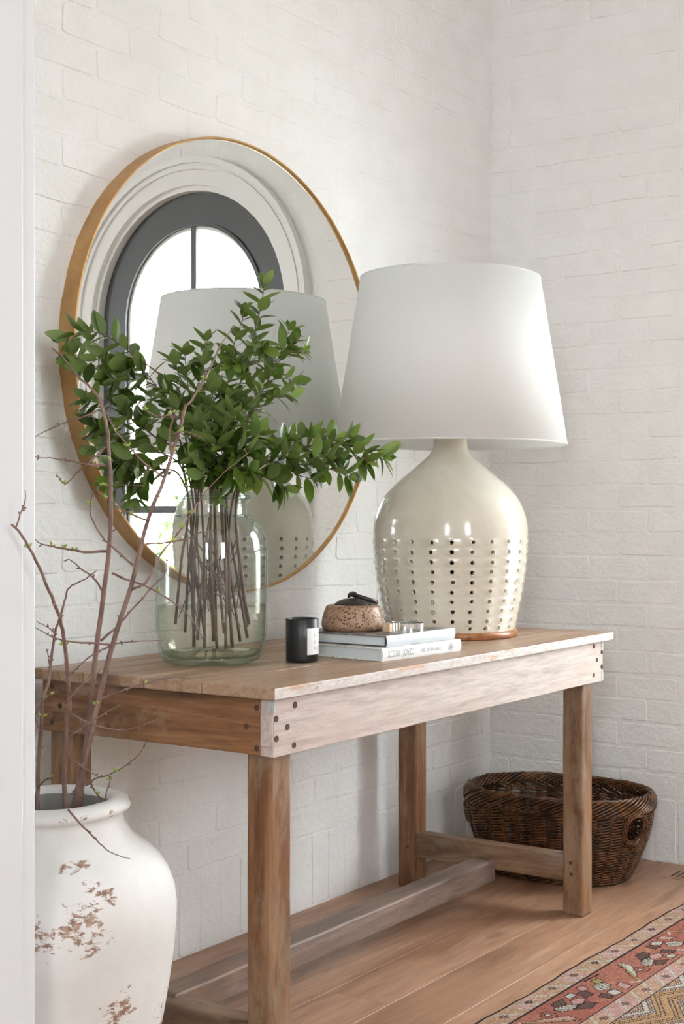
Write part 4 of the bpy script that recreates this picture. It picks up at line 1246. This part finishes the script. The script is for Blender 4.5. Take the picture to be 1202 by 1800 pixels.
def spray(label, foot, neck, pts, start=0.4, step=0.016, L_=0.043, twigs=(), r0=0.0036, dens=1.0, same=False):
    """foot: (right, toward-camera) offsets of the cut end in the water; neck: offsets at the neck; pts: (u, v, depth offset)."""
    base = Vector((VX, VY, TZ + 0.034 + foot[2])) + RT * foot[0] - FW * foot[1]
    nk = Vector((VX, VY, TZ + 0.335)) + RT * neck[0] - FW * neck[1]
    mid = base.lerp(nk, 0.55) + RT * lrng.uniform(-0.006, 0.006)
    P = [at(u, v, VT + dt) for u, v, dt in pts]
    lead = [base, mid, nk]
    t = thing('leafy_branch', label, 'branch', base, gL)
    path = smooth_path(lead + P, 5)
    n_ = len(path)
    obj('stem', tube(path, [r0 + (0.0009 - r0) * (i / (n_ - 1)) ** 0.8 for i in range(n_)], 6), M['stem'], t, True)
    for q in range(2):
        i0 = lrng.randrange(4, 9)
        a_, rr_ = lrng.uniform(0, 6.28), lrng.uniform(0.02, 0.075)
        e_ = Vector((VX + math.cos(a_) * rr_, VY + math.sin(a_) * rr_, TZ + lrng.uniform(0.07, 0.17)))
        b_ = path[i0]; c_ = b_.lerp(e_, 0.5) + Vector([lrng.uniform(-0.008, 0.008) for _ in range(3)])
        obj('twig', tube(smooth_path([b_, c_, e_], 4), [0.0019 - 0.0012 * k / 8 for k in range(9)], 5), M['stem'], t, True)
    outer = path[11:]
    dress(t, outer, start, step, L_, dens=dens)
    for tw in twigs:
        Q = smooth_path([at(u, v, VT + dt) for u, v, dt in tw], 4)
        obj('twig', tube(Q, [0.0014 + (0.0007 - 0.0014) * i / (len(Q) - 1) for i in range(len(Q))], 5), M['stem'], t, True)
        dress(t, Q, 0.25, step, L_, dens=dens)
CORE = ['leafy branch at the heart of the bunch, rising straight above the vase neck', 'bushy leafy branch between the heart of the bunch and the drooping one', 'bushy leafy branch between the heart of the bunch and the rounded leaves',
        'leafy branch at the back of the bunch, nearest the mirror glass', 'low bushy branch resting just above the front of the vase rim']
spray('leafy branch arching farthest towards the mirror frame and the jamb', (-0.035, 0.02, 0.0), (-0.030, 0.01), [(325, 760, -.04), (316, 690, -.06), (290, 665, -.07), (240, 628, -.08), (190, 592, -.09), (150, 582, -.10), (122, 592, -.10)], 0.66, 0.010, 0.046,
      [[(240, 628, -.08), (215, 640, -.09), (190, 655, -.10)], [(205, 603, -.09), (180, 625, -.10), (150, 645, -.11)], [(170, 588, -.09), (150, 605, -.06), (132, 625, -.06)]], 0.004)
spray('leafy branch with drooping leaves crossing the dark door seen in the mirror', (-0.060, -0.01, 0.03), (-0.040, -0.005), [(318, 780, -.05), (300, 715, -.07), (275, 680, -.08), (240, 668, -.09), (205, 672, -.10)], 0.5, 0.010, 0.046,
      [[(290, 695, -.08), (262, 702, -.08), (235, 710, -.09)], [(275, 680, -.08), (255, 655, -.06), (228, 648, -.06)], [(300, 715, -.07), (282, 735, -.09), (262, 740, -.10)]])
spray('leafy branch pointing level over the brass frame below the arching one', (-0.075, 0.02, 0.05), (-0.050, 0.0), [(315, 800, -.03), (275, 770, -.06), (230, 735, -.09), (190, 715, -.12), (160, 705, -.15)], 0.52, 0.011, 0.042,
      [[(230, 735, -.09), (205, 745, -.10), (172, 748, -.13)], [(250, 750, -.08), (220, 765, -.10), (185, 762, -.13)]])
spray('low leafy branch reaching over the vase shoulder towards the jamb', (-0.02, -0.03, 0.02), (-0.045, 0.02), [(318, 820, -.02), (280, 795, -.04), (240, 785, -.05), (200, 778, -.05), (172, 790, -.06)], 0.42, 0.010, 0.043,
      [[(260, 790, -.05), (235, 805, -.06), (200, 812, -.06)], [(290, 800, -.03), (262, 818, -.04), (232, 826, -.03)]])
spray('leafy branch hanging lowest beside the vase rim, by the mirror edge', (-0.05, -0.05, 0.04), (-0.050, -0.02), [(315, 835, .02), (285, 825, .03), (250, 835, .01), (220, 850, -.02), (200, 862, -.04)], 0.35, 0.011, 0.042,
      [[(265, 830, .02), (245, 855, .0), (240, 875, .0)], [(285, 825, .03), (255, 812, .0), (215, 815, -.04)]])
spray('leafy branch with a fan of small leaves left of the upright pair', (-0.01, 0.03, 0.0), (-0.018, 0.02), [(345, 780, -.07), (335, 710, -.08), (328, 660, -.08), (325, 625, -.08)], 0.45, 0.011, 0.040,
      [[(332, 690, -.08), (315, 660, -.09), (308, 640, -.09)], [(338, 700, -.08), (352, 665, -.10), (358, 640, -.10)], [(335, 715, -.08), (310, 700, -.1), (295, 690, -.11)]])
spray('slim upright leafy branch ending in a pair of leaves', (0.0, -0.02, 0.01), (-0.005, -0.01), [(365, 770, -.03), (360, 700, -.03), (358, 640, -.03), (361, 600, -.03)], 0.62, 0.015, 0.038,
      [[(360, 680, -.03), (380, 650, -.02), (390, 635, -.02)]])
spray('tallest leafy branch rising in front of the reflected shade', (0.05, 0.03, 0.0), (0.020, 0.0), [(395, 790, -.02), (415, 700, -.02), (435, 630, -.02), (450, 575, -.02), (460, 530, -.02), (464, 505, -.02)], 0.55, 0.0115, 0.038,
      [[(425, 665, -.02), (410, 615, -.03), (425, 565, -.03), (428, 548, -.03)], [(440, 610, -.02), (455, 600, -.05), (462, 612, -.07)], [(432, 640, -.02), (420, 635, -.05), (412, 640, -.07)]])
spray('leafy branch with rounded leaves tipped towards the lamp shade', (0.06, -0.01, 0.01), (0.032, 0.015), [(408, 800, -.03), (440, 730, -.04), (470, 670, -.04), (492, 625, -.04), (515, 600, -.04)], 0.5, 0.011, 0.036,
      [[(470, 670, -.04), (495, 665, -.04), (515, 668, -.04)], [(482, 645, -.04), (505, 622, -.04), (530, 618, -.04)], [(492, 625, -.04), (500, 600, -.02), (508, 582, -.02)], [(455, 700, -.04), (485, 695, -.06), (508, 698, -.06)]])
spray('leafy branch in the middle of the bunch with dark stem showing', (0.08, 0.02, 0.02), (0.030, -0.015), [(405, 800, .02), (432, 740, .03), (455, 690, .03), (470, 655, .03)], 0.5, 0.012, 0.040,
      [[(440, 720, .03), (465, 712, .02), (480, 700, .02)], [(450, 700, .03), (440, 665, .02), (432, 645, .02)]])
for core_i, (foot, neck, pts, tws) in enumerate([
    ((0.02, 0.05, 0.0), (0.005, 0.04), [(375, 820, -.12), (382, 765, -.14), (378, 715, -.14), (372, 690, -.14)], [[(380, 780, -.13), (400, 755, -.15), (408, 735, -.15)], [(378, 790, -.13), (355, 770, -.15), (345, 750, -.15)], [(380, 740, -.14), (398, 715, -.14), (402, 700, -.14)]]),
    ((-0.03, 0.045, 0.01), (-0.025, 0.035), [(350, 825, -.10), (335, 780, -.13), (322, 745, -.13), (312, 720, -.13)], [[(335, 780, -.13), (315, 778, -.14), (298, 772, -.14)], [(340, 800, -.12), (350, 765, -.15), (352, 740, -.15)], [(330, 770, -.13), (345, 735, -.12), (350, 712, -.12)]]),
    ((0.04, 0.06, 0.0), (0.030, 0.035), [(400, 825, -.10), (418, 780, -.12), (428, 745, -.12), (432, 715, -.12)], [[(415, 790, -.12), (440, 775, -.13), (455, 765, -.13)], [(410, 800, -.12), (395, 775, -.15), (392, 752, -.15)], [(425, 755, -.12), (410, 728, -.12), (408, 705, -.12)]]),
    ((0.0, -0.05, 0.02), (0.0, -0.03), [(375, 815, .05), (385, 760, .07), (395, 700, .08), (402, 660, .08)], [[(385, 760, .07), (410, 735, .08), (425, 705, .08)], [(380, 780, .06), (355, 745, .08), (345, 715, .08)]]),
    ((0.03, 0.02, 0.03), (0.015, 0.045), [(383, 835, -.09), (396, 806, -.13), (413, 792, -.15), (432, 790, -.16)], [[(396, 806, -.13), (383, 785, -.16), (370, 775, -.16)], [(390, 820, -.12), (412, 820, -.15), (436, 824, -.16)], [(385, 828, -.10), (362, 815, -.14), (342, 812, -.15)], [(384, 832, -.10), (372, 826, -.14), (360, 834, -.15)], [(388, 826, -.11), (402, 830, -.14), (414, 838, -.15)]])]):
    spray(CORE[core_i], foot, neck, pts, 0.10, 0.0095, 0.043, tws)
spray('small leafy branch whose leaf hangs over the front of the glass neck', (-0.02, 0.06, 0.02), (0.008, 0.055), [(378, 848, -.09), (382, 843, -.105), (384, 858, -.115), (384, 872, -.116)], 0.9, 0.02, 0.036)
spray('long leafy branch stretching out under the lamp shade', (0.07, -0.04, 0.04), (0.052, 0.005), [(428, 838, -.02), (470, 812, -.02), (520, 790, -.02), (570, 780, -.02), (620, 784, -.02), (655, 797, -.02), (672, 803, -.02)], 0.42, 0.0105, 0.043,
      [[(540, 785, -.02), (565, 797, -.04), (590, 805, -.05)], [(570, 780, -.02), (598, 770, -.01), (612, 768, -.01)], [(600, 782, -.02), (625, 800, -.03), (640, 808, -.04)], [(500, 798, -.02), (525, 772, -.01), (545, 765, -.01)]])
spray('leafy branch below the longest one, over the reflected lamp base', (0.085, 0.03, 0.05), (0.055, 0.02), [(432, 845, -.05), (470, 832, -.06), (510, 818, -.07), (550, 818, -.07), (590, 828, -.07), (612, 838, -.07)], 0.3, 0.0105, 0.042,
      [[(500, 822, -.07), (525, 835, -.08), (548, 842, -.08)], [(530, 818, -.07), (555, 805, -.08), (575, 803, -.08)], [(475, 830, -.06), (490, 845, -.08), (500, 855, -.08)]])
spray('short leafy branch just over the vase rim on the lamp side', (0.05, 0.045, 0.01), (0.048, 0.035), [(425, 838, -.06), (455, 812, -.08), (485, 790, -.08), (510, 772, -.08)], 0.3, 0.011, 0.042,
      [[(455, 812, -.08), (480, 812, -.1), (505, 805, -.1)], [(445, 820, -.08), (462, 838, -.1), (482, 846, -.1)]])

# ------------------------------------------------------------------ rug
RUG_Y0, RUG_X1 = -0.8595, 0.06
def rug():
    """Knotted rug: a grid of knots, each knot's wool colour worked out from the border and field design."""
    K = 0.0032
    nx, ny = 560, 190
    X1 = -0.02; slope = -0.020
    C = {'rust': (178, 116, 98), 'rust2': (172, 106, 90), 'pink': (200, 156, 146), 'ivory': (198, 192, 178), 'dark': (58, 44, 42), 'brown': (104, 80, 72), 'gold': (188, 150, 110), 'olive': (168, 152, 96), 'orange': (194, 154, 124), 'grey': (170, 160, 150), 'navy': (54, 52, 66)}
    A = np.zeros((nx, ny, 3)); name = np.empty((nx, ny), object)
    rg = random.Random(5)
    def setc(i, j, c):
        if 0 <= i < nx and 0 <= j < ny: name[i, j] = c
    b1, b2, b3 = 19, 58, 75           # knots from the edge: small border, main border, second small border
    for i in range(nx):
        for j in range(ny):
            if j < 3: c = 'dark'
            elif j < b1:
                d = (i + j * 0.9) % 22
                c = 'ivory' if d < 3 or (d > 9 and d < 11 and j % 5 < 3) else ('orange' if (i // 22) % 3 else 'pink')
                if rg.random() < 0.22: c = rg.choice(['ivory', 'orange', 'pink', 'grey'])
            elif j < b1 + 2: c = 'dark'
            elif j < b2: c = 'rust' if (i // 60) % 3 else 'rust2'
            elif j < b2 + 1: c = 'dark'
            elif j < b3:
                d = (i - j * 1.1) % 20
                c = 'ivory' if d < 3 else ('pink' if (i // 40) % 2 else 'orange')
                if rg.random() < 0.22: c = rg.choice(['ivory', 'pink', 'grey'])
            elif j < b3 + 1: c = 'dark'
            else:
                c = 'gold'
                zz = (j - b3 - 8) - abs(((i * 0.7) % 44) - 22) * 0.9
                if -14 < zz % 34 - 17 < 14:
                    q = int(abs(zz % 34 - 17))
                    c = ['ivory', 'ivory', 'dark', 'pink', 'brown', 'ivory', 'dark', 'gold', 'gold', 'gold', 'dark', 'gold', 'gold', 'navy', 'gold'][min(q, 14)]
            name[i, j] = c
    # dark flowers in the small borders
    for k in range(0, nx, 33):
        for (jc, col) in ((10, 'dark' if (k // 33) % 3 == 0 else 'brown'), (67, 'brown')):
            for di in range(-4, 5):
                for dj in range(-3, 4):
                    if abs(di) + abs(dj) * 1.3 < 5 and (di * dj) % 2 == 0: setc(k + di + 8, jc + dj, col)
    def poly(pts, col, outline='dark'):
        pts = [(a, b) for a, b in pts]
        lo_i, hi_i = int(min(p[0] for p in pts)) - 1, int(max(p[0] for p in pts)) + 1
        lo_j, hi_j = int(min(p[1] for p in pts)) - 1, int(max(p[1] for p in pts)) + 1
        ins = {}
        for i in range(lo_i, hi_i + 1):
            for j in range(lo_j, hi_j + 1):
                c_ = False
                for (x1, y1_), (x2, y2) in zip(pts, pts[1:] + pts[:1]):
                    if (y1_ > j) != (y2 > j) and i < (x2 - x1) * (j - y1_) / (y2 - y1_) + x1: c_ = not c_
                if c_: ins[(i, j)] = 1
        for (i, j) in ins:
            edge = outline and any((i + a, j + b) not in ins for a, b in ((1, 0), (-1, 0), (0, 1), (0, -1)))
            setc(i, j, outline if edge else col)
    def line(a, b, col, wd=1):
        n_ = int(max(abs(b[0] - a[0]), abs(b[1] - a[1]))) + 1
        for k in range(n_ + 1):
            x, y = a[0] + (b[0] - a[0]) * k / n_, a[1] + (b[1] - a[1]) * k / n_
            for q in range(wd): setc(int(round(x)), int(round(y)) + q, col)
    m0 = b1 + 2                       # start of the main border
    for rep in range(-1, 5):
        o = 60 + rep * 118
        flip = rep % 2
        f = (lambda pts: [(o + a, m0 + (b if not flip else 37 - b)) for a, b in pts])
        # serrated leaf with a stem
        poly(f([(0, 2), (6, 6), (3, 7), (10, 11), (7, 12), (16, 18), (22, 30), (12, 24), (4, 18), (-2, 12), (-1, 8)]), 'pink' if rep % 2 else 'ivory')
        line(*f([(4, 8), (27, 34)]), 'olive', 2); line(*f([(6, 7), (29, 33)]), 'dark')
        line(*f([(27, 34), (34, 30)]), 'ivory', 2)
        # hexagon with an ivory heart
        poly(f([(-2, 22), (4, 18), (10, 20), (11, 27), (5, 31), (-1, 29)]), 'rust2'); poly(f([(2, 22), (7, 22), (8, 27), (3, 27)]), 'ivory')
        # paired stepped butterflies
        poly(f([(-34, 8), (-22, 6), (-14, 15), (-24, 17), (-33, 14)]), 'brown')
        poly(f([(-14, 15), (-4, 20), (-7, 28), (-20, 24), (-24, 17)]), 'ivory')
        for k in range(4): line(*f([(-20 + k * 4, 16 + k), (-17 + k * 4, 23 + k)]), 'dark')
        poly(f([(-38, 18), (-28, 15), (-20, 20), (-28, 26), (-36, 24)]), 'pink')
        poly(f([(-20, 24), (-10, 28), (-14, 34), (-28, 32)]), 'brown')
        poly(f([(-40, 26), (-30, 27), (-32, 34), (-42, 33)]), 'ivory')
        line(*f([(-44, 4), (-38, 10)]), 'olive', 2)
        # rosette cluster
        poly(f([(38, 6), (48, 4), (50, 12), (42, 14)]), 'olive'); poly(f([(44, 12), (56, 10), (62, 18), (56, 25), (46, 21)]), 'ivory')
        for k in range(3): line(*f([(46 + k * 4, 12), (50 + k * 4, 22)]), 'dark')
        poly(f([(58, 4), (66, 2), (70, 10), (62, 12)]), 'pink'); poly(f([(66, 10), (76, 8), (80, 18), (70, 20)]), 'brown')
        poly(f([(36, 22), (46, 24), (50, 34), (40, 35)]), 'pink'); poly(f([(52, 26), (62, 24), (66, 33), (56, 35)]), 'ivory'); poly(f([(64, 22), (74, 24), (72, 34), (66, 32)]), 'brown')
        line(*f([(30, 2), (50, 1)]), 'dark', 2); line(*f([(30, 4), (46, 3)]), 'rust2')
        for k in range(7): setc(o + rg.randrange(-40, 80), m0 + rg.randrange(2, 34), rg.choice(['ivory', 'dark', 'pink']))
    vs, fs, cols = [], [], []
    wob = lambda i: 0.0030 * math.sin(i * 0.045) + 0.0012 * math.sin(i * 0.17 + 1)
    for i in range(nx + 1):
        x = X1 - i * K
        for j in range(ny + 1):
            e = max(0.0, 1 - j / 14.0)
            y = RUG_Y0 - j * K + slope * (-0.34 - x) * -1.0 + wob(i) * e
            z = 0.0065 + 0.0004 * math.sin(i * 1.9) * math.sin(j * 1.7)
            if j == 0 or i == 0: z = 0.0008
            if j == 1: z = 0.0058
            vs.append((x, y, z))
    for i in range(nx):
        for j in range(ny):
            a = i * (ny + 1) + j
            fs.append((a, a + ny + 1, a + ny + 2, a + 1))
            r_, g_, b_ = C[name[i, j]]
            k = 0.70 + rg.random() * 0.24
            c = srgb(min(255, r_ * k), min(255, g_ * k), min(255, b_ * k))
            cols += list(c) * 4
    m = mesh('oriental_rug', vs, fs)
    at_ = m.color_attributes.new('wool', 'FLOAT_COLOR', 'CORNER')
    at_.data.foreach_set('color', cols)
    s = Mat('knotted_wool', rough=0.95, spec=0.1)
    va = s.n('ShaderNodeVertexColor'); va.layer_name = 'wool'
    s.color(va.outputs['Color'])
    s.bump(s.noise(s.pos(), 700, 2), 0.5, 0.001)
    m.materials.append(s.m)
    # sides so that the rug has thickness
    o = obj('oriental_rug', m)
    return o
tag(rug(), 'faded rust red oriental rug with geometric borders on the oak floor', 'rug')

# ------------------------------------------------------------------ flush floor grille
gr = thing('floor_vent', 'flush slotted oak floor vent beside the right wall', 'vent', (-0.115, -0.85, 0))
vx0, vx1, vy0, vy1 = -0.170, -0.060, -0.985, -0.688
H0, H1 = -0.0005, 0.0022
obj('frame_board', box('frame_board', vx0, vx0 + 0.016, vy0, vy1, H0, H1, 0.0006, 1), M['oak'], gr)
obj('frame_board', box('frame_board', vx1 - 0.016, vx1, vy0, vy1, H0, H1, 0.0006, 1), M['oak'], gr)
obj('frame_board', box('frame_board', vx0 + 0.016, vx1 - 0.016, vy1 - 0.022, vy1, H0, H1, 0.0006, 1), M['oak'], gr)
obj('frame_board', box('frame_board', vx0 + 0.016, vx1 - 0.016, vy0, vy0 + 0.022, H0, H1, 0.0006, 1), M['oak'], gr)
y = vy1 - 0.030
while y - 0.009 > vy0 + 0.022:
    obj('slat', box('slat', vx0 + 0.015, vx1 - 0.015, y - 0.0095, y, H0, H1 - 0.0002, 0.0006, 1), M['oak'], gr)
    y -= 0.0175
obj('slot_shade_sheet', box('slot_shade_sheet', vx0 + 0.015, vx1 - 0.015, vy0 + 0.02, vy1 - 0.02, -0.0006, 0.0003), M['hole_shade'], gr)  # dark sheet paints the shade between the slats, nothing hollow below

# ------------------------------------------------------------------ garden seen through the door
M['hedge'] = (lambda s: (s.color(s.ramp(s.n('ShaderNodeObjectInfo').outputs['Random'], [(0, srgb(96, 128, 60)), (1, srgb(150, 176, 96))])), s.m)[1])(Mat('shrub_leaf', srgb(110, 140, 70), 0.6))
def shrub(label, x, y, h, r, seed):
    t = thing('garden_shrub', label, 'shrub', (x, y, -0.12), 'shrubs outside the front door')
    rg = random.Random(seed)
    obj('stem', tube([(x, y, -0.125), (x + 0.03, y, h * 0.4), (x, y + 0.03, h * 0.8)], [0.03, 0.022, 0.01], 7), M['stem'], t, True)
    vs, fs = [], []
    for k in range(1500):
        d = Vector((rg.gauss(0, 1), rg.gauss(0, 1), rg.gauss(0, 1))).normalized() * (rg.random() ** 0.4)
        c = Vector((x + d.x * r, y + d.y * r, h * 0.56 + d.z * h * 0.5))
        a = Vector((rg.uniform(-1, 1), rg.uniform(-1, 1), rg.uniform(-1, 1))).normalized() * rg.uniform(0.03, 0.05)
        b = a.orthogonal().normalized() * a.length * 0.4
        q = len(vs); vs += [c - a, c + b, c + a, c - b]; fs.append((q, q + 1, q + 2, q + 3))
    o = obj('foliage', (vs, fs), M['hedge'], t); o['kind'] = 'stuff'
shrub('rounded leafy garden shrub nearest the front door', 2.1, -3.2, 1.05, 0.42, 1)
shrub('taller leafy garden shrub behind the rounded one', 3.6, -4.3, 1.5, 0.6, 2)
